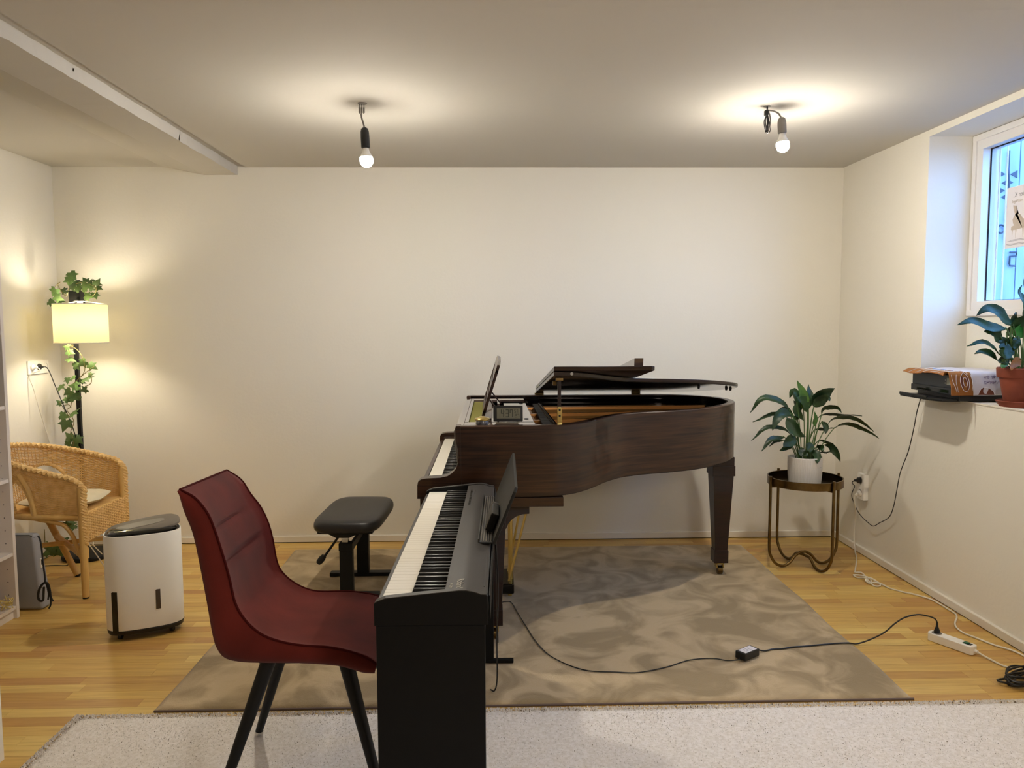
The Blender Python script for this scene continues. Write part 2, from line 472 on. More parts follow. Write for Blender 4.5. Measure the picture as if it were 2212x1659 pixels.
# floor: subfloor plus parquet strips running left-right
floor = MB().box((XL-0.2, YF-0.2, -0.1), (2.69, YB+0.2, -0.012)).build('floor', subf, **TR)
random.seed(11)
vis = []; hid = MB(); cnt = 0
W_ = 0.065
rows = []
k = 0; y = YB-0.004
while y > YF:
    rows.append((max(YF, y-W_), y)); y -= W_
cands = []
for (ya, yb) in rows:
    x = XL - random.uniform(0, 0.4)
    while x < 2.42:
        L = random.choice((0.32, 0.42, 0.5, 0.58))*random.uniform(0.9, 1.1)
        x1 = x+L
        a, b = max(x, XL), min(x1, 2.36)
        if b-a > 0.02: cands.append((a, b, ya, yb))
        x = x1
def plank_vis(a, b, ya, yb):
    if yb < 2.42: return False
    if a > -1.27 and b < 1.58 and ya > 2.82 and yb < 4.84: return False
    if a > -1.52 and yb < 2.73: return False
    if b < -2.40 and yb < 3.7: return False
    return True
def plank_box(mb, a, b, ya, yb):
    g = 0.0004
    mb.box((a+g, ya+g, -0.012), (b-g, yb-g, 0.0))
vl = [c for c in cands if plank_vis(*c)]
vl.sort(key=lambda c: c[2])
keep = set(vl[:296])
for c in cands:
    if c in keep:
        mb = MB(); plank_box(mb, *c); mb.build('plank', woodm, floor)
    else: plank_box(hid, *c)
hid.build('plank_field', woodm, floor, kind='stuff')

# ------------------------------------------------------------------ window
win = thing('window_1', '', '', (NX, 3.4, WZ0)); del win['label']; del win['category']; win['kind'] = 'structure'
def frame_yz(name, m_, x0, x1, y0, y1, z0, z1, wdt, parent, bevel=0.004):
    mb = MB()
    mb.box((x0, y0, z0), (x1, y1, z0+wdt), bevel).box((x0, y0, z1-wdt), (x1, y1, z1), bevel)
    mb.box((x0+0.0008, y0+0.0004, z0+wdt*0.7), (x1-0.0008, y0+wdt, z1-wdt*0.7), bevel).box((x0+0.0008, y1-wdt, z0+wdt*0.7), (x1-0.0008, y1-0.0004, z1-wdt*0.7), bevel)
    return mb.build(name, m_, parent)
frame_yz('window_frame', pvc, NX-0.012, 2.685, NY0+0.02, 4.08, WZ0, WZ1+0.005, 0.032, win)
frame_yz('window_sash', pvc, NX-0.004, 2.655, NY0+0.05, 4.052, WZ0+0.028, WZ1-0.024, 0.05, win)
frame_yz('gasket', darkgap, 2.604, 2.612, NY0+0.098, 4.004, WZ0+0.076, WZ1-0.072, 0.006, win, 0)
MB().box((2.612, NY0+0.09, WZ0+0.07), (2.616, 4.01, WZ1-0.066)).build('pane', glassm, win)
MB().box((2.640, 3.975, WZ0+0.075), (2.646, 3.985, WZ1-0.07)).build('spacer', pvc, win)
MB().box((2.672, 3.965, WZ0+0.07), (2.677, 3.973, WZ1-0.065)).build('spacer', pvc, win)
# poster taped to the inside of the pane, printed to be read from outside
ps = thing('poster', 'white paper poster on the window pane with a beige piano silhouette, text reversed', 'poster', (2.611, 3.76, 1.82))
pb = MB().box((2.6095, 3.656, 1.823), (2.6115, 3.866, 2.127)).build('sheet', paper, ps)
MT = basis((2.609, 3.656+0.03, 2.075), (0, 1, 0), (0, 0, 1), (1, 0, 0))
MT2 = basis((2.609, 3.845, 2.078), (0, -1, 0), (0, 0, 1), (-1, 0, 0))
def mirrored(y, z): return basis((2.6092, y, z), (0, 1, 0), (0, 0, 1), (-1, 0, 0))
lettering('Atelier K.', 0.034, mirrored(3.682, 2.074), inkg, ps)
lettering('mit Flügel', 0.02, mirrored(3.745, 2.047), inkb, ps)
m = MB()
sil = [(3.80,1.99),(3.815,2.035),(3.79,2.03),(3.785,2.0),(3.80,1.985),(3.815,1.965),(3.81,1.945),(3.80,1.935),(3.822,1.93),(3.824,1.915),(3.817,1.912),(3.814,1.885),(3.811,1.912),(3.79,1.912),(3.787,1.868),(3.783,1.912),(3.74,1.915),(3.735,1.87),(3.731,1.915),(3.70,1.925),(3.69,1.95),(3.71,1.965),(3.74,1.96),(3.76,1.985)]
m.prism(sil, YZ, 2.6088, 2.6094); m.build('piano_silhouette', inkb, ps)
m = MB()
for z, a, b in ((1.857, 3.70, 3.85), (1.862, 3.72, 3.83), (1.843, 3.70, 3.855), (1.838, 3.71, 3.85)):
    m.box((2.6088, a, z), (2.6094, b, z+0.0022))
m.build('small_print', inkg, ps)

# shutter standing open outside, boards with pierced triangles and iron fittings
sh = thing('wooden_shutter', 'pale blue boarded shutter with triangle cut-outs standing open outside the window', 'shutter', (3.0, 4.26, 1.2))
bx = [2.70, 2.936, 3.13, 3.33]
for i in range(3): MB().box((bx[i]+0.002, 4.25, 1.2), (bx[i+1]-0.002, 4.285, 2.75), 0.004).build('board', bluegrey, sh)
for (x, z, d) in ((2.833, 2.273, 1), (2.902, 2.273, -1), (2.855, 2.225, -1), (2.888, 2.227, 1), (2.834, 2.183, 1), (2.855, 2.148, -1)):
    s_ = 0.021 if (x, z) != (2.888, 2.227) else 0.012
    MB().prism([(x-d*s_*0.9, z-s_), (x+d*s_, z), (x-d*s_*0.9, z+s_)], XZ, 4.247, 4.252).build('cutout', darkblue, sh)
MB().tube([(2.866, 4.243, 2.40), (2.866, 4.243, 2.30), (2.872, 4.241, 2.22), (2.87, 4.243, 2.12), (2.87, 4.243, 2.04), (2.86, 4.24, 2.02)], 0.005).build('bolt_rod', darkblue, sh)
MB().tube([(2.837+0.022*math.cos(t/16*2*PI), 4.24, 1.971+0.022*math.sin(t/16*2*PI)) for t in range(16)], 0.005, closed=True).build('ring_pull', darkblue, sh)
MB().lathe([(0, -0.014), (0.012, -0.01), (0.014, 0), (0.0, 0.012)], (0, 0, 0), 12, Matrix.Translation((2.872, 4.24, 1.93)) @ Matrix.Rotation(PI/2, 4, 'X')).build('knob', darkblue, sh)
MB().tube([(2.895, 4.244, 1.842), (2.93, 4.238, 1.842), (2.93, 4.24, 1.822), (2.895, 4.24, 1.82), (2.893, 4.24, 1.78), (2.897, 4.24, 1.768), (2.925, 4.24, 1.766)], 0.005).build('latch_hook', darkblue, sh)
# outside: ground and the neighbouring wall the light well looks onto
MB().box((2.69, -4, 0.9), (12, 9.5, 1.15)).build('ground', pm('paving', (110, 110, 110), 0.9, col2=(90, 90, 92), nscale=3), **TR)
MB().box((7.0, 5.2, 1.15), (7.3, 9.5, 4.2)).build('wall_outside', pm('render_outside', (170, 170, 172), 0.9), **TR)

# ------------------------------------------------------------------ grand piano
gp = thing('grand_piano', 'glossy mahogany baby grand piano with its lid slightly raised', 'piano', (0.5, 4.0, 0.012))
RIM = [(-0.145,3.30),(0.05,3.301),(0.19,3.304),(0.288,3.318),(0.361,3.36),(0.412,3.412),(0.472,3.492),(0.535,3.592),(0.595,3.668),(0.657,3.725),(0.771,3.782),(0.92,3.832),(1.078,3.914),(1.199,4.019),(1.295,4.131),(1.36,4.25),(1.385,4.38),(1.36,4.53),(1.27,4.66),(1.13,4.74),(0.95,4.768),(0.6,4.77),(0.2,4.77),(-0.145,4.77)]
rim = resample([Vector((p[0], p[1], 0)) for p in catmull([(a, b, 0) for a, b in RIM], 8)], 150)
def offs(P, d):
    out = []
    for i in range(len(P)):
        t = (P[min(i+1, len(P)-1)]-P[max(i-1, 0)]).normalized()
        out.append(P[i]+Vector((-t.y, t.x, 0))*d)
    return out
def band(mb, A, B, z0, z1, sm=True):
    n = len(A); v = []
    for p, q in zip(A, B): v += [(p.x,p.y,z0),(p.x,p.y,z1-0.004),(p.x+(q.x-p.x)*0.1,p.y+(q.y-p.y)*0.1,z1),(q.x,q.y,z1),(q.x,q.y,z0)]
    f = []
    for i in range(n-1):
        for k in range(5): f.append((i*5+k, (i+1)*5+k, (i+1)*5+(k+1) % 5, i*5+(k+1) % 5))
    f += [(4,3,2,1,0), tuple((n-1)*5+k for k in range(5))]
    mb.raw(v, f, None, sm)
m = MB(); band(m, rim, offs(rim, 0.038), 0.70, 1.01); m.build('rim', mahog, gp, autosmooth=30)
m = MB(); band(m, offs(rim, 0.0385), offs(rim, 0.043), 0.80, 1.004); m.build('inner_rim', black_gloss, gp, autosmooth=30)
inner = offs(rim, 0.046)
m = MB(); m.prism([(p.x, p.y) for p in inner], XY, 0.905, 0.925); m.build('soundboard', soundb, gp)
m = MB(); m.prism([(p.x, p.y) for p in offs(rim, 0.01)], XY, 0.692, 0.70); m.build('bottom_board', mahogd, gp)
# iron frame: a curved border and its struts, then the strings
m = MB(); A = offs(rim, 0.05); B = offs(rim, 0.13); band(m, A[14:], B[14:], 0.925, 0.937); m.build('iron_plate', goldplate, gp)
for (y0, x1, y1, h) in ((3.47, 0.50, 3.60, 0.965), (3.62, 0.74, 3.86, 0.965), (3.84, 1.02, 4.02, 0.965), (4.12, 1.26, 4.28, 0.965), (4.45, 1.26, 4.52, 0.965)):
    a, b = V(0.17, y0, 0), V(x1, y1, 0); d = (b-a).normalized(); n_ = V(-d.y, d.x, 0)*0.011
    m = MB(); v = []
    for p in (a, b): v += [p-n_*1.6+V(0,0,.925), p+n_*1.6+V(0,0,.925), p+n_+V(0,0,h), p-n_+V(0,0,h)]
    m.raw(v, [(0,1,5,4),(1,2,6,5),(2,3,7,6),(3,0,4,7),(3,2,1,0),(4,5,6,7)]).build('strut', goldplate, gp)
m = MB()
for i in range(70):
    t = i/69; y0 = 3.44+1.2*t
    L = 0.30+0.95*t**0.9
    ya = y0+0.10*t; x1 = 0.17+L
    if t < 0.2: ya = y0
    lim = [p.x for p in rim if p.y > ya-0.06 and p.y < 4.3]
    if lim: x1 = min(x1, min(lim)-0.02)
    m.tube([(0.165, y0, 0.95), (x1, ya, 0.945)], 0.0011+0.001*t, 4, caps=False)
m.build('strings', stringm, gp, kind='stuff')
MB().box((0.165, 3.42, 0.925), (0.215, 4.66, 0.955), 0.004).build('pressure_bar', goldplate, gp)
m = MB()
for i in range(36):
    y = 3.46+i*0.0325
    m.box((0.235, y, 0.953), (0.29, y+0.02, 0.97), 0.002)
m.build('damper', rubber, gp, kind='stuff')
# side arms with their scrolled cheeks
ARM = [(-0.145,1.01),(-0.166,1.01),(-0.169,1.004),(-0.169,0.951),(-0.165,0.932),(-0.159,0.905),(-0.157,0.873),(-0.16,0.845),(-0.168,0.824),(-0.182,0.806),(-0.205,0.791),(-0.237,0.784),(-0.30,0.781),(-0.322,0.777),(-0.334,0.767),(-0.338,0.75),(-0.339,0.69),(-0.145,0.69)]
for ya, yb in ((3.30, 3.362), (4.708, 4.77)):
    MB().prism(ARM, XZ, ya, yb, 0.002).build('side_arm', mahog, gp)
MB().box((-0.327, 3.307, 0.648), (0.305, 4.763, 0.6895), 0.002).build('keybed', mahog, gp)
MB().box((-0.332, 3.364, 0.6895), (-0.312, 4.706, 0.738), 0.003).build('key_slip', mahog, gp)
for ya, yb in ((3.364, 3.412), (4.660, 4.706)):
    MB().box((-0.31, ya, 0.69), (-0.15, yb, 0.762), 0.003).build('key_block', mahog, gp)
# keyboard: 52 white and 36 black keys, bass at the far side
def keyboard(parent, y_bass, dirn, x_front, ztop, wl, bl, pitch, M=None, wdrop=0.018):
    wm = MB().box((0, -pitch/2+0.00035, -wdrop), (wl, pitch/2-0.00035, 0), 0.0008, seg=1).mesh('white_key', ivory)
    b0, b1, hb = 0.0062, 0.0048, 0.0115
    v = [(0.004, -b0, -0.004), (bl, -b0, -0.004), (bl, b0, -0.004), (0.004, b0, -0.004), (0.011, -b1, hb), (bl, -b1, hb), (bl, b1, hb), (0.011, b1, hb)]
    f = [(0,3,2,1),(4,5,6,7),(0,1,5,4),(1,2,6,5),(2,3,7,6),(3,0,4,7)]
    bmsh = MB().bev(v, f, 0.0011, None, 1).mesh('black_key', ebony)
    M = M or Matrix.Identity(4)
    for i in range(52):
        y = y_bass+dirn*(i+0.5)*pitch
        place(wm, 'white_key', parent, M @ Matrix.Translation((x_front, y, ztop)))
        n_ = 'ABCDEFG'[i % 7]
        if n_ in 'ACDFG' and i < 51:
            o_ = {'A': 0.08, 'C': -0.12, 'D': 0.12, 'F': -0.14, 'G': 0.0}[n_]
            y2 = y_bass+dirn*(i+1+o_)*pitch
            place(bmsh, 'black_key', parent, M @ Matrix.Translation((x_front+wl-bl, y2, ztop)))
keyboard(gp, 4.657, -1, -0.303, 0.752, 0.15, 0.097, 0.02385)
# fallboard, tray over the pin block, music desk
MB().prism([(-0.152,0.758),(-0.160,0.80),(-0.176,0.93),(-0.178,0.98),(-0.172,0.994),(-0.160,0.999),(-0.137,1.0),(-0.137,0.76)], XZ, 3.364, 4.706, 0.002).build('fallboard', trayg, gp)
tz0, tz1 = 0.985, 1.0
m = MB()
m.box((-0.136, 4.56, tz0), (0.182, 4.70, tz1), 0.002).box((-0.136, 3.345, tz0), (0.188, 3.52, tz1), 0.002)
m.box((-0.136, 3.50, tz0), (-0.118, 4.58, tz1), 0.002)
m.prism([(0.055, 3.50), (0.186, 3.50), (0.182, 4.36), (0.055, 4.36)], XY, tz0, tz1, 0.002)
m.prism([(-0.06, 3.5), (0.055, 3.5), (0.055, 3.66), (-0.06, 3.66)], XY, tz0, tz1)
m.box((0.02, 4.36, tz0-0.004), (0.034, 4.57, tz1-0.002))
m.build('music_shelf', trayg, gp)
MB().box((-0.117, 3.52, 0.978), (-0.062, 4.55, 0.990)).build('felt_panel', olive, gp, label='olive green panel under the music shelf')
MB().box((-0.10, 3.35, 0.93), (0.17, 4.70, 0.975)).build('pin_block', black_gloss, gp)
for (x, y) in ((0.155, 4.33), (0.155, 3.62)):
    MB().cyl((x, y, tz1-0.001), (x, y, tz1+0.003), 0.012, 0.010, 14).build('screw', rubber, gp)
d0, d1 = V(-0.046, 0, 1.012), V(0.034, 0, 1.268)
dz = (d1-d0).normalized(); dn = V(-dz.z, 0, dz.x)
def desk(u, v, d): return V(d0.x, u, d0.z)+dz*v+dn*d
DL = (d1-d0).length
m = MB()
YA, YE = 3.585, 4.46
def dbar(mb, ya, yb, va, vb, t0=0.0, t1=0.014): mb.prism([(ya, va), (yb, va), (yb, vb), (ya, vb)], desk, t0, t1, 0.0015)
dbar(m, YA, YE, 0, 0.03); dbar(m, YA, YA+0.03, 0.02, DL-0.035); dbar(m, YE-0.03, YE, 0.02, DL-0.035)
m.build('music_desk', mahog, gp)
m = MB(); m.prism([(YA, DL-0.05), (YE, DL-0.05), (YE, DL-0.01), (YE-0.12, DL+0.004), (4.02, DL+0.012), (YA+0.12, DL+0.004), (YA, DL-0.01)], desk, 0.0, 0.014, 0.0015)
m.build('top_rail', mahog, gp)
for va in (0.075, 0.135, 0.195):
    m = MB()
    for q in range(6):
        a = YA+0.03+q*(YE-YA-0.06)/6; b = a+(YE-YA-0.06)/6
        mid = (a+b)/2
        m.prism([(a, va-0.006), (mid, va-0.028), (b, va-0.006), (b, va+0.006), (mid, va+0.028), (a, va+0.006)], desk, 0.003, 0.011)
    m.build('fretwork', mahog, gp)
m = MB(); dbar(m, YA, YE, 0.0, 0.006, -0.035, 0.0); m.build('desk_ledge', mahog, gp)
for ya, yb in ((3.75, 3.72), (4.3, 4.33)): MB().tube([(-0.02, ya, 1.08), (0.04, yb, 1.001)], 0.004).build('desk_support', mahogd, gp)
# lid: hinged on the far straight side, front leaf folded back on top of it
TH = math.atan2(0.203, 1.45)
def lidp(x, t, d): return V(x, 4.775-t*math.cos(TH)-d*math.sin(TH)*-1*-1, 1.0215+t*math.sin(TH)+d*math.cos(TH))
lid = [(0.262, 0.0), (0.262, 1.482)]
ro = offs(rim, -0.016)
for p in ro:
    if p.x > 0.285 and p.y < 4.70: lid.append((p.x, min(1.482, 4.775-p.y)))
lid += [(1.25, 0.05), (1.1, 0.01), (0.95, 0.0)]
# leave out the duplicates along the front edge
L2 = [lid[0]]
for p in lid[1:]:
    if math.hypot(p[0]-L2[-1][0], p[1]-L2[-1][1]) > 0.006: L2.append(p)
MB().prism(L2, lidp, 0.0, 0.019, 0.003).build('lid', mahogd, gp, autosmooth=50)
MB().prism([(p[0], p[1]) for p in [(0.268+(a-0.262)*0.985, 0.012+b*0.984) for a, b in L2]], lidp, -0.0012, 0.0).build('lid_lining', black_gloss, gp, autosmooth=50)
MB().prism([(0.262, 0.0), (0.262, 1.482), (0.69, 1.482), (0.706, 1.466), (0.706, 0.0)], lidp, 0.022, 0.042, 0.003).build('lid_flap', mahogd, gp)
MB().prism([(0.262, 0.3), (0.262, 0.36), (0.30, 0.36), (0.30, 0.3)], lidp, 0.019, 0.022).build('flap_hinge', brass, gp)
for x in (0.285, 0.895):
    m = MB()
    m.box((x-0.028, 4.74, 1.0095), (x+0.028, 4.768, 1.012)); m.cyl((x-0.028, 4.770, 1.0165), (x+0.028, 4.770, 1.0165), 0.0055, n=12)
    m.build('hinge', agedbrass, gp)
for (x, t) in ((1.13, 0.62), (1.335, 0.45), (1.375, 0.40)):
    a, b = lidp(x, t, -0.001), lidp(x, t, -0.014); MB().cyl(a, b, 0.008, 0.006, 12).build('rubber_bumper', rubber, gp)
ptop = lidp(0.292, 4.775-3.372, -0.001)
MB().box((0.284, 3.362, 1.03), (0.299, 3.378, ptop.z-0.012), 0.002).build('lid_prop', mahogd, gp)
m = MB().prism([(0.281, 1.0), (0.302, 1.0), (0.302, 1.078), (0.297, 1.086), (0.286, 1.086), (0.281, 1.078)], XZ, 3.352, 3.360, 0.001); pl = m.build('prop_plate', brass, gp)
for z in (1.072, 1.046): MB().cyl((0.2915, 3.3525, z), (0.2915, 3.3500, z), 0.005, n=10).build('screw', rubber, pl)
MB().box((0.276, 3.36, ptop.z-0.014), (0.308, 3.382, ptop.z-0.002), 0.001).build('prop_socket', agedbrass, gp)
a, b = V(0.275, 3.395, 1.0), V(0.215, 3.62, 1.07)
MB().cyl(a, b, 0.010, 0.008, 10).build('long_prop', black_gloss, gp)
MB().box((0.266, 3.42, 1.176), (0.283, 3.445, 1.196), 0.002).build('lid_catch', agedbrass, gp)
a = lidp(0.34, 1.4825, 0.009); MB().cyl(a, a+V(0, -0.004, 0), 0.007, n=12).build('lock_plate', chrome, gp)
# legs and casters
def leg(cx, cy, ztop, bracket=None):
    l = MB()
    def fr(z0, a0, z1, a1): 
        v = [(cx-a0, cy-a0, z0), (cx+a0, cy-a0, z0), (cx+a0, cy+a0, z0), (cx-a0, cy+a0, z0), (cx-a1, cy-a1, z1), (cx+a1, cy-a1, z1), (cx+a1, cy+a1, z1), (cx-a1, cy+a1, z1)]
        l.bev(v, [(0,3,2,1),(4,5,6,7),(0,1,5,4),(1,2,6,5),(2,3,7,6),(3,0,4,7)], 0.002)
    fr(0.155, 0.036, 0.60, 0.058); fr(0.592, 0.064, 0.65, 0.064); fr(0.084, 0.0405, 0.158, 0.0405); fr(0.648, 0.06, ztop, 0.06)
    o = l.build('leg', mahogd, gp)
    if bracket:
        MB().prism(bracket, XZ, cy-0.035, cy+0.035, 0.002).build('bracket', mahogd, o)
    c = MB()
    c.box((cx-0.022, cy-0.02, 0.05), (cx-0.016, cy+0.02, 0.084)).box((cx+0.016, cy-0.02, 0.05), (cx+0.022, cy+0.02, 0.084)).box((cx-0.022, cy-0.02, 0.072), (cx+0.022, cy+0.02, 0.084))
    c.build('caster_fork', brass, o)
    MB().cyl((cx-0.013, cy-0.006, 0.037), (cx+0.013, cy-0.006, 0.037), 0.0245, n=20).build('caster_wheel', agedbrass, o)
leg(1.295, 4.275, 0.70)
BR = [(-0.02,0.648),(0.157,0.648),(0.157,0.60),(0.125,0.597),(0.098,0.588),(0.078,0.574),(0.062,0.555),(0.052,0.532),(-0.02,0.48)]
leg(-0.006, 3.41, 0.648, BR)
leg(-0.006, 4.63, 0.648, BR)
# lyre: posts, pedal box, pedals, stays
m = MB()
m.box((-0.03, 3.86, 0.628), (0.12, 4.20, 0.648), 0.003); m.build('lyre_block', mahogd, gp)
for y in (3.955, 4.045): MB().cyl((0.083, y, 0.09), (0.083, y, 0.63), 0.012, n=14).build('lyre_post', brass, gp)
MB().box((0.02, 3.87, 0.05), (0.10, 4.13, 0.105), 0.008).build('pedal_box', black_gloss, gp)
for y in (3.93, 4.0, 4.07):
    m = MB().prism([(0.03, y-0.012), (-0.06, y-0.014), (-0.10, y-0.02), (-0.115, y), (-0.10, y+0.02), (-0.06, y+0.014), (0.03, y+0.012)], XY, 0.052, 0.062, 0.002); m.build('pedal', brass, gp)
for y, xx in ((3.92, 0.21), (4.08, 0.175)): MB().tube([(0.072, y, 0.098), (xx, y, 0.648)], 0.0065).build('stay_rod', brass, gp)
MB().lathe([(0.0, -0.0), (0.011, 0.001), (0.012, 0.012), (0.0, 0.016)], (0.078, 3.90, 0.034), 12).build('foot_knob', brass, gp)

# mahogany block lying on the folded lid
a = [lidp(x, t, d) for t in (1.44, 0.75) for d in (0.0425, 0.081) for x in (0.62, 0.66)]
m = MB().bev(a, [(0,1,3,2),(4,6,7,5),(0,4,5,1),(2,3,7,6),(0,2,6,4),(1,5,7,3)], 0.002)
m.build('wooden_block', trayg, None, label='dark wooden bar lying on top of the folded piano lid', category='block')

# clock and small round tin on the near end of the piano
ck = thing('desk_clock', 'black framed digital desk clock showing 4:37 on the grand piano', 'clock', (0.06, 3.42, 1.0))
cz = V(0, 0.12, 1).normalized(); cx_ = V(0.995, -0.055, 0).normalized(); cy_ = cz.cross(cx_)
CM = basis((-0.003, 3.388, 1.018), cx_, cy_, cz)
MB().box((0, 0, 0), (0.132, 0.016, 0.072), 0.004, CM).build('clock_case', blackp, ck)
MB().box((0.016, -0.0006, 0.014), (0.122, 0.001, 0.060), 0, CM).build('clock_screen', lcd, ck)
CT = CM @ basis((0.030, -0.0007, 0.018), (1, 0, 0), (0, 0, 1), (0, -1, 0)); 
def seg(mb, x, z, w_, h, code, t=0.0034):
    c = {'a': ((x, z+h-t), (x+w_, z+h)), 'g': ((x, z+h/2-t/2), (x+w_, z+h/2+t/2)), 'd': ((x, z), (x+w_, z+t)), 'f': ((x, z+h/2), (x+t, z+h)), 'b': ((x+w_-t, z+h/2), (x+w_, z+h)), 'e': ((x, z), (x+t, z+h/2)), 'c': ((x+w_-t, z), (x+w_, z+h/2))}
    for q in code:
        (xa, za), (xb, zb) = c[q]; mb.box((xa, -0.0012, za), (xb, -0.0005, zb), 0, CM)
m = MB(); seg(m, 0.034, 0.020, 0.014, 0.034, 'fgbc'); seg(m, 0.056, 0.020, 0.014, 0.034, 'abgcd'); seg(m, 0.074, 0.020, 0.014, 0.034, 'abfc')
m.box((0.0515, -0.0012, 0.028), (0.0535, -0.0005, 0.031), 0, CM).box((0.0515, -0.0012, 0.042), (0.0535, -0.0005, 0.045), 0, CM)
seg(m, 0.094, 0.040, 0.007, 0.014, 'afgcd', 0.0016); seg(m, 0.104, 0.040, 0.007, 0.014, 'abc', 0.0016)
seg(m, 0.096, 0.019, 0.008, 0.015, 'abged', 0.0018); seg(m, 0.108, 0.019, 0.008, 0.015, 'abc', 0.0018)
m.build('digits', lcdink, ck)
MB().box((0.012, 0.004, -0.0165), (0.115, 0.05, -0.003), 0.002, CM).build('clock_stand', chrome, ck)
tn = thing('round_tin', 'small round brass lidded glass tin on the grand piano beside the clock', 'tin', (-0.052, 3.372, 1.0))
MB().lathe([(0, 0), (0.030, 0), (0.031, 0.005), (0.028, 0.007), (0, 0.007)], (-0.052, 3.372, 1.0005), 28).build('base', brass, tn)
MB().lathe([(0.0, 0.006), (0.028, 0.006), (0.0295, 0.010), (0.0295, 0.023), (0.028, 0.026), (0, 0.026)], (-0.052, 3.372, 1.001), 28).build('glass_body', pm('tin_body', (116, 118, 126), 0.15, coat=0.5, col2=(60, 60, 70), nscale=60), tn)
MB().lathe([(0.0, 0.026), (0.031, 0.026), (0.034, 0.029), (0.034, 0.033), (0.031, 0.036), (0.022, 0.038), (0.012, 0.043), (0, 0.044)], (-0.052, 3.372, 1.001), 28).build('lid', brass, tn)

# ------------------------------------------------------------------ digital piano on its stand
dp = thing('digital_piano', 'slim black digital piano on a black panel stand in the foreground', 'piano', (-0.16, 2.5, 0))
Y0, Y1 = 1.866, 3.168
DM = Matrix.Translation((-0.3, Y0, 0)) @ Matrix.Rotation(R(-0.85), 4, 'Z') @ Matrix.Translation((0.3, -Y0, 0))
END = [(-0.304,0.698),(-0.304,0.754),(-0.301,0.758),(-0.276,0.768),(-0.18,0.778),(-0.09,0.787),(-0.072,0.787),(-0.052,0.783),(-0.036,0.777),(-0.022,0.776),(-0.018,0.772),(-0.018,0.698)]
for ya, yb in ((Y0, Y0+0.022), (Y1-0.022, Y1)): 
    MB().prism(END, XZ, ya, yb, 0.0015).build('end_cheek', standm, dp, DM)
    cap = [(x, z+0.0012) for x, z in END[2:-2]]
    MB().prism(cap+[(x, z-0.0022) for x, z in cap[::-1]], XZ, ya+0.0004, yb-0.0004).build('cheek_lit_top', dpanel, dp, DM)  # paler strip stands in for the light falling on the black cheek's top
MB().prism([(-0.128,0.70),(-0.128,0.781),(-0.09,0.786),(-0.072,0.786),(-0.052,0.782),(-0.036,0.776),(-0.023,0.775),(-0.019,0.771),(-0.019,0.70)], XZ, Y0+0.022, Y1-0.022, 0.0015).build('control_panel', dpanel, dp, DM)
MB().box((-0.304, Y0+0.022, 0.70), (-0.290, Y1-0.022, 0.746), 0.002).build('front_lip', dpanel, dp, DM)
MB().box((-0.29, Y0+0.022, 0.70), (-0.128, Y1-0.022, 0.712)).build('key_bed', blackp, dp, DM)
keyboard(dp, Y1-0.030, -1, -0.289, 0.757, 0.160, 0.094, (Y1-Y0-0.058)/52, DM, 0.022)
m = MB(); m.box((-0.030, Y0+0.06, 0.7755), (-0.0275, 2.2, 0.7765)).box((-0.0225, Y0+0.06, 0.7745), (-0.0215, 2.2, 0.7755)); m.build('groove', blackp, dp, DM)
LT = lambda x, y, z: DM @ basis((x, y, z), V(0.0, -1, 0), V(1, 0, 0.08).normalized(), V(-0.08, 0, 1).normalized())
lettering('Roland', 0.026, LT(-0.099, 1.956, 0.7869), letterm, dp)
lettering('FP-30X', 0.011, LT(-0.117, 1.926, 0.7851), letterm, dp)
m = MB()
for k in range(12):
    y = 2.80+k*0.022
    m.box((-0.112, y, 0.7838), (-0.104, y+0.009, 0.7852), 0.0005)
m.build('button', blackp, dp, DM)
lettering('• ▪ ▪ ▪ ▪ ▪ ▪', 0.011, LT(-0.098, 3.03, 0.7862), greyp, dp, name='panel_marks')
# stand
for ya, yb in ((Y0+0.002, Y0+0.024), (Y1-0.024, Y1-0.002)):
    MB().box((-0.300, ya, 0.018 if ya < 2.5 else 0.0155), (-0.026, yb, 0.697), 0.002).build('side_panel', standm, dp, DM)
MB().box((-0.06, Y0+0.024, 0.44), (-0.042, Y1-0.024, 0.63), 0.002).build('back_panel', standm, dp, DM)
MB().box((-0.05, Y1-0.026, 0.0155), (0.058, Y1-0.004, 0.031), 0.003).build('stand_foot', standm, dp, DM)
MB().box((-0.012, Y0+0.02, 0.705), (-0.016, Y1-0.02, 0.768), 0.001).build('rear_cover', standm, dp, DM)
# music rest: ribbed trough and leaning plate
m = MB(); m.box((-0.056, 2.30, 0.779), (-0.014, 2.92, 0.785), 0.002).box((-0.058, 2.30, 0.779), (-0.054, 2.92, 0.794), 0.001); 
mr = m.build('music_rest', blackp, dp, DM)
for k in range(5): MB().box((-0.050+k*0.0075, 2.305, 0.785), (-0.0475+k*0.0075, 2.915, 0.7885)).build('rib', greyp, mr, DM)
q0, q1 = V(-0.014, 0, 0.783), V(0.056, 0, 0.957); qz = (q1-q0).normalized(); qn = V(-qz.z, 0, qz.x); QL = (q1-q0).length
MB().prism([(2.285, 0), (2.935, 0), (2.935, QL-0.012), (2.92, QL), (2.30, QL), (2.285, QL-0.012)], lambda u, v, d: V(q0.x, u, q0.z)+qz*v+qn*d, -0.010, 0.0, 0.002).build('rest_plate', restm, mr, DM)

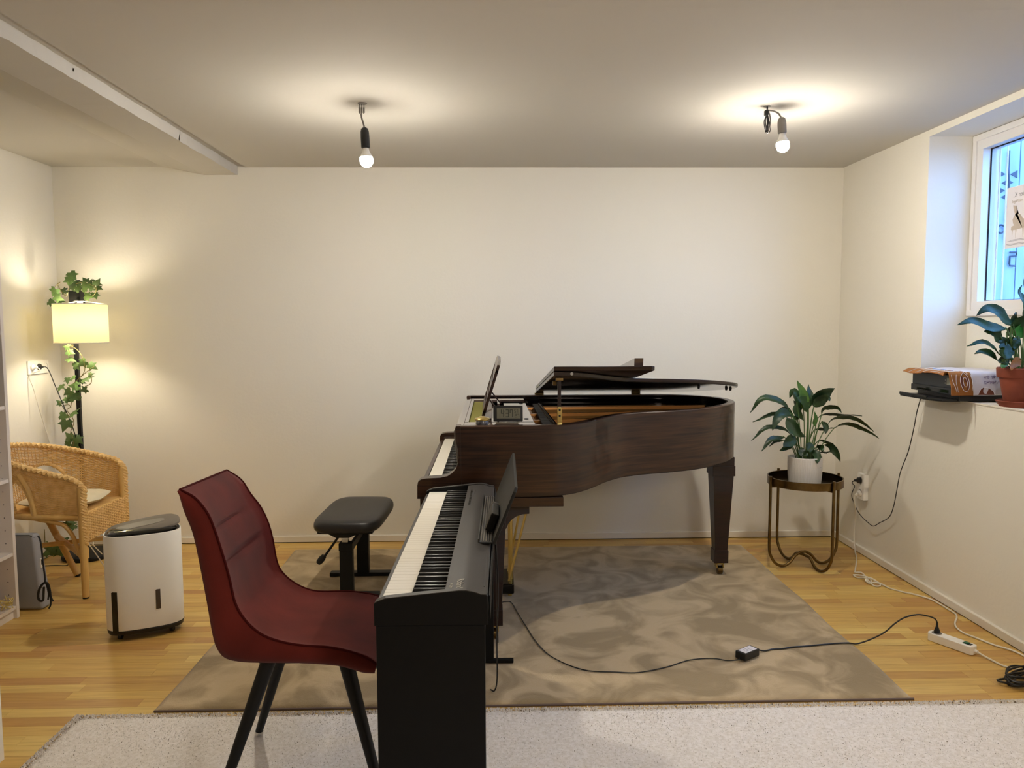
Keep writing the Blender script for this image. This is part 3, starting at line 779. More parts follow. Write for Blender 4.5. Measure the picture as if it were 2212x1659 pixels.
# small gadget leaning on the music rest
gd = thing('recorder', 'small black audio gadget leaning on the music rest of the black keyboard', 'gadget', (-0.01, 2.5, 0.79))
GM = basis((-0.034, 2.42, 0.7905), (0, 1, 0), -qn, qz) 
GM = DM @ basis((-0.029, 2.40, 0.790), V(0.0, 1, 0.0), qn*-1, qz)
MB().box((0.0, -0.012, 0.0), (0.16, 0.014, 0.062), 0.005, GM).build('case', blackp, gd)
MB().box((0.135, -0.0125, 0.004), (0.163, 0.0145, 0.064), 0.006, GM).build('metal_end', pm('gunmetal', (74, 70, 66), 0.4, metal=0.5), gd)
MB().box((0.04, 0.013, 0.018), (0.10, 0.022, 0.048), 0.004, GM).build('dial', blackm, gd)
MB().box((0.0, -0.0145, 0.003), (0.004, -0.0125, 0.058), 0, GM).build('edge_strip', greyp, gd)

# ------------------------------------------------------------------ red dining chair
rc = thing('dining_chair', 'dark red velvet dining chair with black tapered legs at the keyboard', 'chair', (-0.6, 2.37, 0))
near = [(-0.892,0.988),(-0.851,0.965),(-0.817,0.921),(-0.798,0.872),(-0.776,0.794),(-0.76,0.727),(-0.746,0.655),(-0.718,0.604),(-0.676,0.564),(-0.622,0.541),(-0.557,0.528),(-0.486,0.522),(-0.426,0.509),(-0.372,0.489),(-0.345,0.468)]
outc = [(-0.898,0.984),(-0.884,0.927),(-0.86,0.856),(-0.842,0.751),(-0.827,0.65),(-0.816,0.566),(-0.804,0.521),(-0.781,0.492),(-0.732,0.480),(-0.651,0.476),(-0.569,0.474),(-0.471,0.466),(-0.427,0.456),(-0.384,0.442),(-0.352,0.440)]
far = [(-0.918,0.957),(-0.87,0.923),(-0.839,0.873),(-0.808,0.83),(-0.784,0.777),(-0.769,0.717),(-0.758,0.643),(-0.743,0.603),(-0.712,0.569),(-0.667,0.541),(-0.615,0.527),(-0.516,0.526),(-0.451,0.518),(-0.408,0.507),(-0.365,0.478)]
NS, NU = 72, 22
YN, YR = 2.155, 2.605
rn = [Vector((p.x, YN, p.y)) for p in resample(catmull([(a, b, 0) for a, b in near], 6), NS+1)]
qn_ = [Vector((p.x, YN, p.y)) for p in resample(catmull([(a, b, 0) for a, b in outc], 6), NS+1)]
rf = [Vector((p.x, YR, p.y)) for p in resample(catmull([(a, b, 0) for a, b in far], 6), NS+1)]
qf = [rf[i]+(qn_[i]-rn[i]) for i in range(NS+1)]
def chair_in(i, u):
    dv = (qn_[i]-rn[i]); L = max(dv.length, 1e-4)
    tt = (rn[min(i+1, NS)]-rn[max(i-1, 0)]).normalized(); nrm = V(tt.z, 0, -tt.x)
    if nrm.dot(dv) < 0: nrm = -nrm
    s = i/NS
    dip = 0.030*min(1, s*6)*min(1, (1-s)*8+0.2)
    if s > 0.5: dip *= 0.55
    g = 0.0
    for s0 in (0.185, 0.315): g += 0.013*math.exp(-((s-s0-0.01*math.sin(PI*u))/0.010)**2)*min(1, 5*u, 5*(1-u))
    p = rn[i].lerp(rf[i], u)
    e = math.sin(PI*u)**0.45 if 0 < u < 1 else 0
    return p+nrm*((dip+g)*e)
def chair_out(i, u):
    dv = (qn_[i]-rn[i]); d = dv.normalized() if dv.length > 1e-5 else V(-1, 0, 0)
    return qn_[i].lerp(qf[i], u)+d*(0.012*math.sin(PI*u))
def chair_piece(name, i0, i1, cap0, cap1):
    m = MB(); n = i1-i0
    m.grid(lambda a, b: chair_in(i0+round(a*n), b), n, NU)
    m.grid(lambda a, b: chair_out(i0+round(a*n), b), n, NU)
    for nr in (0, 1):
        def sd(a, b):
            i = i0+round(a*n); A = (rn, rf)[nr][i]; B = (qn_, qf)[nr][i]
            bulge = 0.012*math.sin(PI*b)*(1 if nr else -1)
            return A.lerp(B, b)+V(0, bulge, 0)
        m.grid(sd, n, 6)
    for i, c in ((i0, cap0), (i1, cap1)):
        if c: m.grid(lambda a, b: chair_in(i, b).lerp(chair_out(i, b), a), 4, NU)
    return m.build(name, velvet, rc, autosmooth=70)
chair_piece('backrest', 0, 38, True, False)
chair_piece('seat', 38, NS, False, True)
MB().tube([p+V(0, -0.002, 0) for p in rn[::-1]]+[rn[0].lerp(rf[0], t) for t in (0.1, 0.5, 0.9)]+[p+V(0, 0.002, 0) for p in rf], 0.0034, 6).build('piping', pm('dark_red_piping', (66, 16, 14), 0.9, spec=0.1), rc)
MB().box((-0.70, 2.20, 0.452), (-0.43, 2.56, 0.474), 0.004).build('under_frame', blackm, rc)
for a, b in (((-0.668, 2.20, 0.47), (-0.822, 2.135, 0.029)), ((-0.445, 2.20, 0.465), (-0.325, 2.135, 0.029)), ((-0.685, 2.545, 0.47), (-0.832, 2.594, 0.029)), ((-0.452, 2.545, 0.46), (-0.325, 2.60, 0.029))):
    a, b = Vector(a), Vector(b)
    lg = MB().cyl(a, b, 0.0225, 0.0125, 20).build('leg', blackm, rc)
    MB().cyl(b+(a-b).normalized()*0.004, b+V(0, 0, -0.008), 0.0145, 0.0145, 16).build('foot_cap', chrome, lg)

# ------------------------------------------------------------------ piano bench
bn = thing('piano_bench', 'black padded adjustable piano bench with a side lever', 'bench', (-0.79, 4.2, 0.012))
BM = basis((-0.772, 4.19, 0), V(0.9994, -0.035, 0), V(0.035, 0.9994, 0), V(0, 0, 1))
def cushion(u, v, hx, hy, z0, z1, top):
    ex = 5.0
    a = 2*PI*u
    c, s_ = math.cos(a), math.sin(a)
    x = hx*abs(c)**(2/ex)*(1 if c >= 0 else -1); y = hy*abs(s_)**(2/ex)*(1 if s_ >= 0 else -1)
    return x, y
def pad(hx, hy, z0, z1, crown, M, n=72, rings=10):
    mb = MB(); v = []; f = []
    prof = [(0.955, 0.0), (0.985, 0.12), (1.0, 0.35), (0.995, 0.6), (0.97, 0.82), (0.92, 0.96), (0.82, 1.05), (0.6, 1.0+crown*0.65), (0.3, 1+crown*0.95), (0.001, 1+crown)]
    for (k, h) in [(0.001, 0.0)]+prof:
        for i in range(n):
            x, y = cushion(i/n, 0, hx, hy, 0, 0, 0); mk = k
            v.append((x*mk if k < 0.9 else x-(1-k)*hx*(1 if x > 0 else -1)*min(1, abs(x)/hx*1.2), y*mk if k < 0.9 else y-(1-k)*hx*(1 if y > 0 else -1)*min(1, abs(y)/hy*1.2), z0+(z1-z0)*h))
    m_ = len(prof)+1
    for j in range(m_-1):
        for i in range(n): f.append((j*n+i, j*n+(i+1) % n, (j+1)*n+(i+1) % n, (j+1)*n+i))
    return mb.raw(v, f, M, True)
pad(0.180, 0.318, 0.380, 0.436, 0.12, BM).build('seat_cushion', vinyl, bn, autosmooth=80)
MB().box((-0.145, -0.27, 0.366), (0.145, 0.27, 0.382), 0.003, BM).build('seat_board', blackm, bn)
for k, yy in enumerate((-0.203, 0.085)):
    yc = 3.965 if k == 0 else 4.318
    xc = -0.783 if k == 0 else -0.757
    MB().box((xc-0.034, yc-0.024, 0.03), (xc+0.034, yc+0.024, 0.305), 0.003).build('column', blackm, bn)
    MB().box((xc-0.036, yc-0.03, 0.27), (xc+0.036, yc+0.03, 0.310), 0.003).build('collar', blackm, bn)
    MB().box((xc-0.022, yc-0.016, 0.306), (xc+0.012, yc+0.016, 0.350), 0.002).build('inner_post', chrome, bn)
    MB().box((xc-0.19, yc-0.026, 0.0148), (xc+0.17, yc+0.026, 0.036), 0.003).build('foot_bar', blackm, bn)
    v = [(xc-0.10, yc-0.03, 0.368), (xc+0.08, yc-0.03, 0.368), (xc+0.08, yc+0.03, 0.368), (xc-0.10, yc+0.03, 0.368), (xc-0.05, yc-0.02, 0.338), (xc+0.02, yc-0.02, 0.338), (xc+0.02, yc+0.02, 0.338), (xc-0.05, yc+0.02, 0.338)]
    MB().raw(v, [(0,1,2,3),(7,6,5,4),(0,4,5,1),(1,5,6,2),(2,6,7,3),(3,7,4,0)]).build('bracket', blackm, bn)
MB().box((-0.768, 3.985, 0.262), (-0.75, 4.31, 0.300), 0.002).build('cross_bar', blackm, bn)
lv = MB().tube([(-0.82, 3.99, 0.345), (-0.908, 3.975, 0.222)], 0.0065).build('lever', blackm, bn)
MB().tube([(-0.905, 3.986, 0.232), (-0.917, 3.983, 0.217), (-0.932, 3.98, 0.199), (-0.938, 3.979, 0.192)], lambda t: 0.011+0.007*math.sin(PI*min(1, t*0.9+0.1)), 12).build('lever_knob', rubber, lv)

# ------------------------------------------------------------------ rugs
def rug(name, mat_, x0, x1, y0, y1, h, cell, amp, sc, seed, edge=0.012):
    nx, ny = int((x1-x0)/cell), int((y1-y0)/cell)
    def top(a, b):
        x, y = x0+(x1-x0)*a, y0+(y1-y0)*b
        n = mnoise.noise(V(x*sc, y*sc, seed))*0.6+mnoise.noise(V(x*sc*3.3, y*sc*3.3, seed+5))*0.4
        wob = edge*mnoise.noise(V(x*3, y*3, seed+9))
        d = min(a*(x1-x0), (1-a)*(x1-x0), b*(y1-y0), (1-b)*(y1-y0))
        z = h+amp*n
        if d < 0.02: z = h*(0.45+0.55*(d/0.02)**0.5)+amp*n*d/0.02
        if a in (0, 1): x += wob
        if b in (0, 1): y += wob*0.6
        return V(x, y, max(0.002, z))
    m = MB(); m.grid(top, nx, ny)
    P = [top(i/nx, 0) for i in range(nx+1)]+[top(1, j/ny) for j in range(1, ny+1)]+[top(1-i/nx, 1) for i in range(1, nx+1)]+[top(0, 1-j/ny) for j in range(1, ny)]
    n = len(P); v = P+[V(p.x, p.y, 0.001) for p in P]
    m.raw(v, [(i, (i+1) % n, n+(i+1) % n, n+i) for i in range(n)])
    return m.build(name, mat_, None, autosmooth=80)
rugb = pm('taupe_pile', (186, 164, 128), 0.95, sheen=0.2, col2=(146, 126, 92), nscale=4.2, ramp=(0.40, 0.60), bump=0.8, bscale=220, detail=9, distort=1.1)
r1 = rug('rug', rugb, -1.285, 1.61, 2.80, 4.86, 0.012, 0.02, 0.0022, 5.0, 1.0, 0.008)
r1['label'] = 'large taupe brown short pile rug under the grand piano'; r1['category'] = 'rug'
hem = MB().tube([(-1.287, 2.797, 0.0045), (-0.5, 2.7965, 0.0045), (0.4, 2.797, 0.0045), (1.612, 2.797, 0.0045)], 0.0045, 8).build('hem', pm('rug_hem', (104, 88, 82), 0.8), None)
hem.parent = r1
wr = pm('cream_pile', (236, 230, 224), 0.95, sheen=0.2, col2=(218, 210, 200), nscale=90, bump=0.9, bscale=260)
r2 = rug('rug', wr, -1.545, 2.26, 0.9, 2.752, 0.015, 0.03, 0.002, 6.0, 3.0, 0.012)
r2['label'] = 'cream speckled shaggy rug in the foreground'; r2['category'] = 'rug'
random.seed(5)
def pile(name, mat_, n, seed):
    rnd = random.Random(seed); m = MB(); v = m.v; f = m.f
    for i in range(n):
        y = 2.758-(rnd.random()**1.3)*0.85
        x = rnd.uniform(-1.552, 2.265)
        if rnd.random() < 0.04: y = 2.758; 
        if rnd.random() < 0.03: x = -1.55+rnd.uniform(-0.004, 0.004)
        a = rnd.uniform(0, 2*PI); h = rnd.uniform(0.004, 0.009); t = rnd.uniform(0.001, 0.006); b_ = rnd.uniform(0, 2*PI)
        z = 0.010; o = len(v); w_ = rnd.uniform(0.0024, 0.0042)
        tip = (x+t*math.cos(b_), y+t*math.sin(b_), z+h)
        for k in range(3): v.append((x+w_*math.cos(a+k*2.094), y+w_*math.sin(a+k*2.094), z))
        v.append(tip)
        f += [(o, o+1, o+3), (o+1, o+2, o+3), (o+2, o, o+3)]
    me = bpy.data.meshes.new(name); me.from_pydata([tuple(p) for p in v], [], f); me.materials.append(mat_)
    o = bpy.data.objects.new(name, me); C.objects.link(o); o.parent = r2; o['kind'] = 'stuff'
pile('pile', wr, 52000, 1)
pile('speckled_pile', pm('dark_tuft', (120, 106, 88), 0.95), 4200, 2)

# ------------------------------------------------------------------ wicker armchair
wc = thing('wicker_armchair', 'honey coloured wicker armchair with a rounded back beside the bookshelf', 'chair', (-2.4, 4.3, 0))
FN, FF = V(-2.195, 4.045, 0), V(-2.19, 4.485, 0)             # front posts
fx = (FF-FN).normalized(); bk = V(-fx.y, fx.x, 0)            # along the front; backwards
WD = (FF-FN).length; DP = 0.52
def plan(u):
    """horizontal outline of the seat back: near post -> around the back -> far post"""
    a = PI*u
    ex = 2.6
    c, s_ = math.cos(a), math.sin(a)
    cx = (1 if c >= 0 else -1)*abs(c)**(2/ex); sy = abs(s_)**(2/ex)
    return FN.lerp(FF, 0.5-0.5*cx*1.0)+bk*(DP*sy)
def rimz(u):
    s_ = math.sin(PI*u)
    near = 0.625+0.155*(s_**0.75)
    return near+0.02*max(0, u-0.6)/0.4
def wickP(u, v):
    p = plan(u); z0 = 0.445; z = z0+(rimz(u)-z0)*v
    c = (FN+FF)*0.5+bk*DP*0.45
    out = (p-V(c.x, c.y, 0)); out.z = 0; out = out.normalized()
    flare = 0.045*v*math.sin(PI*u)**0.5+0.012*v
    return V(p.x, p.y, z)+out*flare, out
def weave(name, fn, nu_stakes, rows, parent, mask=None, su=3, r=0.0038, amp=0.0035, v0=0.02, v1=0.98, mat_=rattan, rs=0.003, u0=0.0, u1=1.0, stakes=True):
    m = MB()
    if stakes:
        for i in range(nu_stakes+1):
            u = u0+(u1-u0)*i/nu_stakes; seg_ = []
            for j in range(25):
                v = v0+(v1-v0)*j/24
                if mask is None or mask(u, v): seg_.append(fn(u, v)[0])
                else:
                    if len(seg_) > 1: m.tube(seg_, rs, 4, caps=False)
                    seg_ = []
            if len(seg_) > 1: m.tube(seg_, rs, 4, caps=False)
    N = nu_stakes*su
    for j in range(rows):
        v = v0+(v1-v0)*(j+0.5)/rows; ph = j % 2; seg_ = []
        for i in range(N+1):
            u = u0+(u1-u0)*i/N
            if mask is None or mask(u, v):
                p, n_ = fn(u, v)
                s_ = math.cos(PI*(i/su+ph))
                seg_.append(p+n_*(amp*s_))
            else:
                if len(seg_) > 1: m.tube(seg_, r, 4, caps=False)
                seg_ = []
        if len(seg_) > 1: m.tube(seg_, r, 4, caps=False)
    return m.build(name, mat_, parent, kind='stuff')
def hole(u, v):
    for (uc, hw, vt) in ((0.185, 0.048, 0.66), (0.745, 0.10, 0.66), (0.40, 0.07, 0.60)):
        d = abs(u-uc)/hw
        if d < 1 and v < vt*math.sqrt(max(0, 1-d*d))**0.8 and v > -1: return False
    return True
weave('woven_back', wickP, 58, 36, wc, hole, r=0.0034)
# braided rim over back and arms and down the two front posts
def braid(name, path, parent, r=0.011, off=0.011, turns=46):
    P = resample(path, 220); m = MB()
    for k in range(3):
        pts = []
        for i, p in enumerate(P):
            t = (P[min(i+1, len(P)-1)]-P[max(i-1, 0)]).normalized()
            x = t.orthogonal().normalized() if abs(t.z) > 0.98 else t.cross(V(0, 0, 1)).normalized()
            y = x.cross(t)
            a = 2*PI*(turns*i/len(P)+k/3)
            pts.append(p+(x*math.cos(a)*1.15+y*math.sin(a)*0.8)*off)
        m.tube(pts, r*0.75, 6)
    return m.build(name, rattan, parent)
rimp = [wickP(i/60, 1.0)[0]+V(0, 0, 0.004) for i in range(61)]
post_n = [V(FN.x, FN.y, z)+fx*(-0.005)-bk*0.012 for z in (0.29, 0.36, 0.45, 0.54, 0.60)]
post_f = [V(FF.x, FF.y, z)-bk*0.012 for z in (0.62, 0.54, 0.45, 0.36, 0.27)]
braid('braided_rim', catmull(post_n+rimp[1:-1]+post_f, 3), wc)
for uc, hw, vt in ((0.185, 0.048, 0.66), (0.745, 0.10, 0.66), (0.40, 0.07, 0.60)):
    pts = []
    for k in range(25):
        a = PI*k/24
        pts.append(wickP(uc-hw*math.cos(a), 0.02+vt*max(0, math.sin(a))**0.8)[0])
    braid('arch_rim', pts, wc, 0.008, 0.006, 16)
# seat frame, front apron, legs, braces
seatp = [wickP(i/40, 0)[0] for i in range(41)]
MB().tube([p+V(0, 0, -0.01) for p in seatp]+[FN+V(0, 0, .435)], 0.017, 10).build('seat_rail', cane, wc)
m = MB(); cen = (FN+FF)*0.5
poly = [(p.x, p.y) for p in seatp]
m.prism(poly, XY, 0.435, 0.452); m.build('seat_base', rattan, wc)
def apron(u, v):
    sag = 0.0
    p = FN.lerp(FF, u); return V(p.x, p.y, 0.300+0.158*v)-bk*0.016, -bk
weave('woven_apron', apron, 22, 20, wc)
for base, foot, r0, r1 in ((FN+V(0,0,0.60), FN+V(0.004,-0.01,0.008), 0.021, 0.018), (FF+V(0,0,0.62), FF+V(0.01,0.0,0.008), 0.021, 0.018),
                       (FN+bk*(DP*0.86)+fx*0.05+V(0,0,0.44), FN+bk*(DP*0.86)+fx*0.05+V(0,0,0.008), 0.02, 0.017), (FF+bk*0.46-fx*0.06+V(0,0,0.44), V(-2.432, 4.402, 0.008), 0.02, 0.017)):
    lg = MB().cyl(base, foot, r0, r1, 18).build('leg', cane, wc)
    MB().cyl(foot+V(0,0,0.004), foot-V(0,0,0.008), r1*1.0, r1*0.9, 14).build('glide', rubber, lg)
for p in (FN, FF): MB().cyl(p+V(0,0,0.215), p+V(0,0,0.27), 0.0235, 0.0235, 18).build('binding', cane, wc)
nb_, fb_ = FN+bk*(DP*0.86)+fx*0.05, FF+bk*0.46-fx*0.06
MB().cyl(FN+V(0,0,0.215), (fb_+V(0,0,0.44)).lerp(V(-2.432, 4.402, 0.008), 0.46), 0.0135, n=12).build('brace', cane, wc)
MB().cyl(FF+V(0,0,0.215), nb_+V(0,0,0.25), 0.0135, n=12).build('brace', cane, wc)
for p, d in ((FN, bk), (FF, bk)):
    pts = [p+V(0,0,0.22)+d*0.01]+[p+d*(0.03+0.12*(1-math.cos(PI/2*t)))+V(0,0,0.22+0.19*math.sin(PI/2*t)) for t in (0.2,0.4,0.6,0.8,1.0)]+[p+d*0.30+V(0,0,0.428)]
    pts[-1] = wickP(0.16 if p is FN else 0.84, 0)[0]+V(0, 0, -0.012); pts[-2] = pts[-2].lerp(pts[-1], 0.5)
    MB().tube(catmull(pts, 4), 0.011, 10).build('arch_brace', cane, wc)
MB().tube(catmull([wickP(0.130, 0.0)[0], wickP(0.133, 0.3)[0], wickP(0.142, 0.6)[0], wickP(0.165, 0.85)[0]], 5), 0.016, 10).build('arm_post', cane, wc)
# cushion on the seat
m = MB()
cpl = [(FN+fx*0.045-bk*0.0), (FF-fx*0.05-bk*0.0)]
def cush(sgn):
    def fn(a, b):
        u, v = a*2-1, b*2-1
        p = FN.lerp(FF, 0.5+0.40*u*(1-0.10*v*v))+bk*(0.21+0.195*v*(1-0.10*u*u))
        e = ((1-abs(u)**3)*(1-abs(v)**3))**0.5
        n = mnoise.noise(V(u*3, v*3, 2))*0.006+mnoise.noise(V(u*9+v*4, v*7, 5))*0.003
        return V(p.x, p.y, 0.4865+sgn*(0.034 if sgn > 0 else 0.028)*e+(n*e if sgn > 0 else 0)+0.012*abs(u)*abs(v))
    return fn
m.grid(cush(1), 30, 30); m.grid(cush(-1), 30, 30)
cu = m.build('seat_cushion', linen, None, autosmooth=80)
cu['label'] = 'thin off-white linen cushion on the wicker armchair'; cu['category'] = 'cushion'

# ------------------------------------------------------------------ floor lamp and ivy garland
LX, LY = -2.555, 4.765
fl = thing('floor_lamp', 'black floor lamp with a lit cream drum shade in the corner', 'lamp', (LX, LY, 0))
MB().lathe([(0, 0), (0.148, 0), (0.15, 0.006), (0.15, 0.02), (0.145, 0.026), (0.03, 0.03), (0, 0.03)], (-2.575, 4.795, 0), 48).build('base', blackm, fl)
MB().box((-2.600, 4.784, 0.026), (-2.577, 4.806, 1.62), 0.002).build('pole', blackm, fl)
MB().cyl((-2.552, 4.79, 1.60), (-2.552, 4.79, 1.735), 0.010, n=14).build('top_tube', blackm, fl)
MB().box((-2.605, 4.765, 1.585), (-2.532, 4.82, 1.672), 0.003).build('bracket', blackm, fl)
SX, SY, SR = -2.512, 4.72, 0.149
m = MB(); m.lathe([(SR, 1.352), (SR, 1.586)], (SX, SY, 0), 64); m.build('lamp_shade', shadem, fl)
for z in (1.352, 1.586): MB().tube([(SX+SR*math.cos(2*PI*k/64), SY+SR*math.sin(2*PI*k/64), z) for k in range(64)], 0.003, 6, closed=True).build('shade_ring', trimw, fl)
for k in range(3):
    a = R(30+120*k); MB().tube([(SX+SR*math.cos(a), SY+SR*math.sin(a), 1.587), (SX+0.03*math.cos(a), SY+0.03*math.sin(a), 1.604)], 0.0025, 6).build('spider_arm', trimw, fl)
MB().tube([(SX+0.03*math.cos(2*PI*k/24), SY+0.03*math.sin(2*PI*k/24), 1.604) for k in range(24)], 0.004, 6, closed=True).build('spider_ring', chrome, fl)
MB().cyl((SX, SY, 1.604), (SX, SY, 1.53), 0.016, 0.019, 16).build('socket', whitep, fl)
MB().cyl((SX, SY+0.005, 1.604), (LX, LY+0.01, 1.625), 0.008, n=10).build('arm', blackm, fl)
MB().lathe([(0.001, 0.06), (0.016, 0.056), (0.024, 0.045), (0.040, 0.028), (0.047, 0.005), (0.045, -0.018), (0.032, -0.038), (0.001, -0.046)], (SX, SY, 1.475), 24).build('bulb', lampbulbm, fl)

iv = thing('ivy_garland', 'green ivy garland twined around the floor lamp pole', 'plant', (LX, LY, 0))
HALF = [(0, 0), (0.20, -0.17), (0.47, -0.05), (0.36, 0.16), (0.60, 0.42), (0.27, 0.46), (0.0, 1.0)]
def ivy_leaf():
    out = HALF+[(-x, y) for x, y in HALF[-2:0:-1]]
    v = [V(x, y, -0.28*abs(x)-0.15*y*y) for x, y in out]+[V(0, 0.32, 0.02)]
    n = len(out)
    return MB().raw(v, [(i, (i+1) % n, n) for i in range(n)], None, True).mesh('leaf', ivym, 80)
ivl = ivy_leaf()
rnd = random.Random(21)
def pix(px, py, y):
    """world point on the plane y=const seen at photo pixel (px, py)"""
    d = _f*FPX+_r2*(px-1106)+_u2*(829.5-py)
    return CAM+d*(y/d.y)
def ivy(px, py, y, s, rot=None):
    p = pix(px, py, y)
    a = rnd.uniform(-2.6, 2.6) if rot is None else rot
    M = Matrix.Translation(p) @ Matrix.Rotation(PI/2-0.25+rnd.uniform(-0.55, 0.55), 4, 'X') @ Matrix.Rotation(a+PI, 4, 'Z') @ Matrix.Rotation(rnd.uniform(-0.6, 0.6), 4, 'Y') @ Matrix.Scale(s, 4) @ Matrix.Translation((0, -0.35, 0))
    place(ivl, 'leaf', iv, M)
TOP = [(590,130,1.2),(565,178,1.15),(585,222,1.2),(625,240,.9),(690,172,1),(728,178,.9),(694,222,1.1),(676,250,.9),(790,192,1.1),(803,232,.9),(742,226,1),(440,268,1.2),(470,318,1.3),(418,348,1),(512,252,.9),(775,290,1),(716,302,1),(640,200,.8),(760,205,.8),(540,255,.7),(500,340,.8)]
LOW = [(540,710,.9),(570,755,.9),(580,812,1.1),(622,862,1),(668,848,1.1),(752,872,1.2),(738,935,.7),(705,965,1.3),(588,965,.9),(546,985,.9),(602,1025,1.4),(668,1002,.9),(486,1042,1.2),(682,1066,.9),(552,1088,1.2),(602,1108,1.4),(546,1140,.8),(484,1166,.8),(598,1240,1.5),(516,1277,1.1),(526,1348,1.5),(552,1442,1.2),(592,1456,1.1),(640,1474,1.1),(556,1510,1.0),(612,1525,1.1),(575,1545,.9),(632,1050,.8),(640,1130,.7)]
for (a, b, s_) in TOP+LOW:
    ivy(a/3.77, 560+b/3.77, 4.755+rnd.uniform(-0.035, 0.02), 0.052*s_*rnd.uniform(0.9, 1.1))
for (a, b, s_) in [(590,555,1.2),(620,590,1.2),(690,620,1.2),(560,600,1.0),(720,600,1.1),(660,640,1.0),(845,290,1.1),(870,320,1.0),(800,300,.9),(760,490,1.0),(700,580,.9),(540,640,1.0)]:
    ivy(a/5.53, 1080+b/5.53, 4.70+rnd.uniform(-0.05, 0.03), 0.056*s_)
def vine(pts, y, r=0.0022):
    MB().tube(catmull([pix(a/3.77, 560+b/3.77, y+rnd.uniform(-.01, .01)) for a, b in pts], 6), r, 5).build('vine', ivystem, iv)
vine([(440,230),(490,190),(470,205),(500,260),(540,300),(560,240),(600,210),(660,190),(720,200),(780,230),(770,285),(720,310)], 4.74)
vine([(570,700),(630,740),(670,800),(690,900),(650,965),(600,1010),(560,1060),(580,1130),(575,1200),(545,1230),(590,1290),(600,1340),(575,1410),(600,1470),(590,1540)], 4.74)
vine([(600,700),(560,730),(565,760)], 4.74); vine([(650,965),(720,905),(765,875)], 4.74); vine([(690,1040),(740,1010),(745,960),(735,930)], 4.74); vine([(480,1160),(510,1200),(540,1250),(575,1290)], 4.74); vine([(520,1190),(560,1185),(580,1210)], 4.74)
MB().tube(catmull([pix(a/5.53, 1080+b/5.53, 4.72) for a, b in ((530,350),(540,520),(560,620),(620,600),(700,610),(720,560))], 5), 0.0025, 5).build('vine', ivystem, iv)

# ------------------------------------------------------------------ dehumidifier
dh = thing('dehumidifier', 'white portable dehumidifier with a dark grey control top on the wood floor', 'appliance', (-1.66, 3.56, 0))
ang = R(24.5); HM = basis((-1.662, 3.575, 0), V(math.cos(ang), math.sin(ang), 0), V(-math.sin(ang), math.cos(ang), 0), V(0, 0, 1))
def stad(hx, hy, n=64, ex=2.9):
    out = []
    for i in range(n):
        a = 2*PI*i/n; c, s_ = math.cos(a), math.sin(a)
        out.append(((1 if c >= 0 else -1)*abs(c)**(2/ex)*hx, (1 if s_ >= 0 else -1)*abs(s_)**(2/ex)*hy))
    return out
def loft(mb, secs, M, cap0=True, cap1=True, n=64):  # stacked rounded outlines
    v = []; f = []
    for (hx, hy, zf) in secs:
        for x, y in stad(hx, hy, n): v.append((x, y, zf(x, y) if callable(zf) else zf))
    for j in range(len(secs)-1):
        for i in range(n): f.append((j*n+i, j*n+(i+1) % n, (j+1)*n+(i+1) % n, (j+1)*n+i))
    mb.raw(v, f, M, True)
    if cap0: mb.raw(v, [tuple(range(n-1, -1, -1))], M)
    if cap1: mb.raw(v, [tuple(range((len(secs)-1)*n, len(secs)*n))], M)
    return mb
HX, HY = 0.166, 0.100
loft(MB(), [(HX-0.006, HY-0.006, 0.048), (HX, HY, 0.052), (HX, HY, 0.488), (HX-0.002, HY-0.002, 0.492), (HX-0.006, HY-0.006, 0.492), (HX-0.008, HY-0.008, 0.45)], HM, True, True).build('casing', whitep, dh)
loft(MB(), [(HX-0.03, HY-0.03, 0.02), (HX-0.004, HY-0.004, 0.03), (HX, HY, 0.047), (HX-0.002, HY-0.002, 0.05)], HM).build('base', blackp, dh)
loft(MB(), [(HX-0.02, HY-0.02, 0.45), (HX-0.018, HY-0.018, 0.497), (HX-0.03, HY-0.03, 0.505)], HM).build('inner_tray', black_gloss, dh)
tp = lambda o: (lambda x, y: 0.508+0.020*x/HX+0.022*max(-1, min(1, y/HY))+o-0.16*max(0, abs(x)-0.125))
loft(MB(), [(HX-0.012, HY-0.034, tp(-0.014)), (HX-0.003, HY-0.026, tp(-0.006)), (HX-0.004, HY-0.027, tp(0.002)), (HX-0.012, HY-0.036, tp(0.006)), (HX*0.5, HY*0.4, tp(0.008))], HM @ Matrix.Translation((0, 0.024, 0.0))).build('control_top', panelgrey, dh)
MB().prism([(-0.13+0.004*math.cos(t*PI/8), 0) for t in range(2)]+[(0.1, 0)], XZ, 0, 0) if False else None
loft(MB(), [(0.105, 0.026, tp(0.0072)), (0.104, 0.025, tp(0.0084))], HM @ Matrix.Translation((-0.01, 0.022, 0.0))).build('touch_panel', pm('touch_panel_grey', (132, 126, 118), 0.4, spec=0.3), dh)
def patch(name, x, hx, m_, hy=0.006): loft(MB(), [(hx, hy, lambda a, b: tp(0.0086)(a+x-0.0, b)), (hx, hy, lambda a, b: tp(0.0094)(a+x, b))], HM @ Matrix.Translation((x, 0.022, 0.0)), n=16).build(name, m_, dh)
patch('display', -0.034, 0.022, displaym)
for k in range(5): patch('touch_key', 0.008+k*0.014, 0.004, panelgrey, 0.004)
def on_face(x): # front surface y of the casing at local x
    return -HY*(1-(abs(x)/HX)**2.9)**(1/2.9)
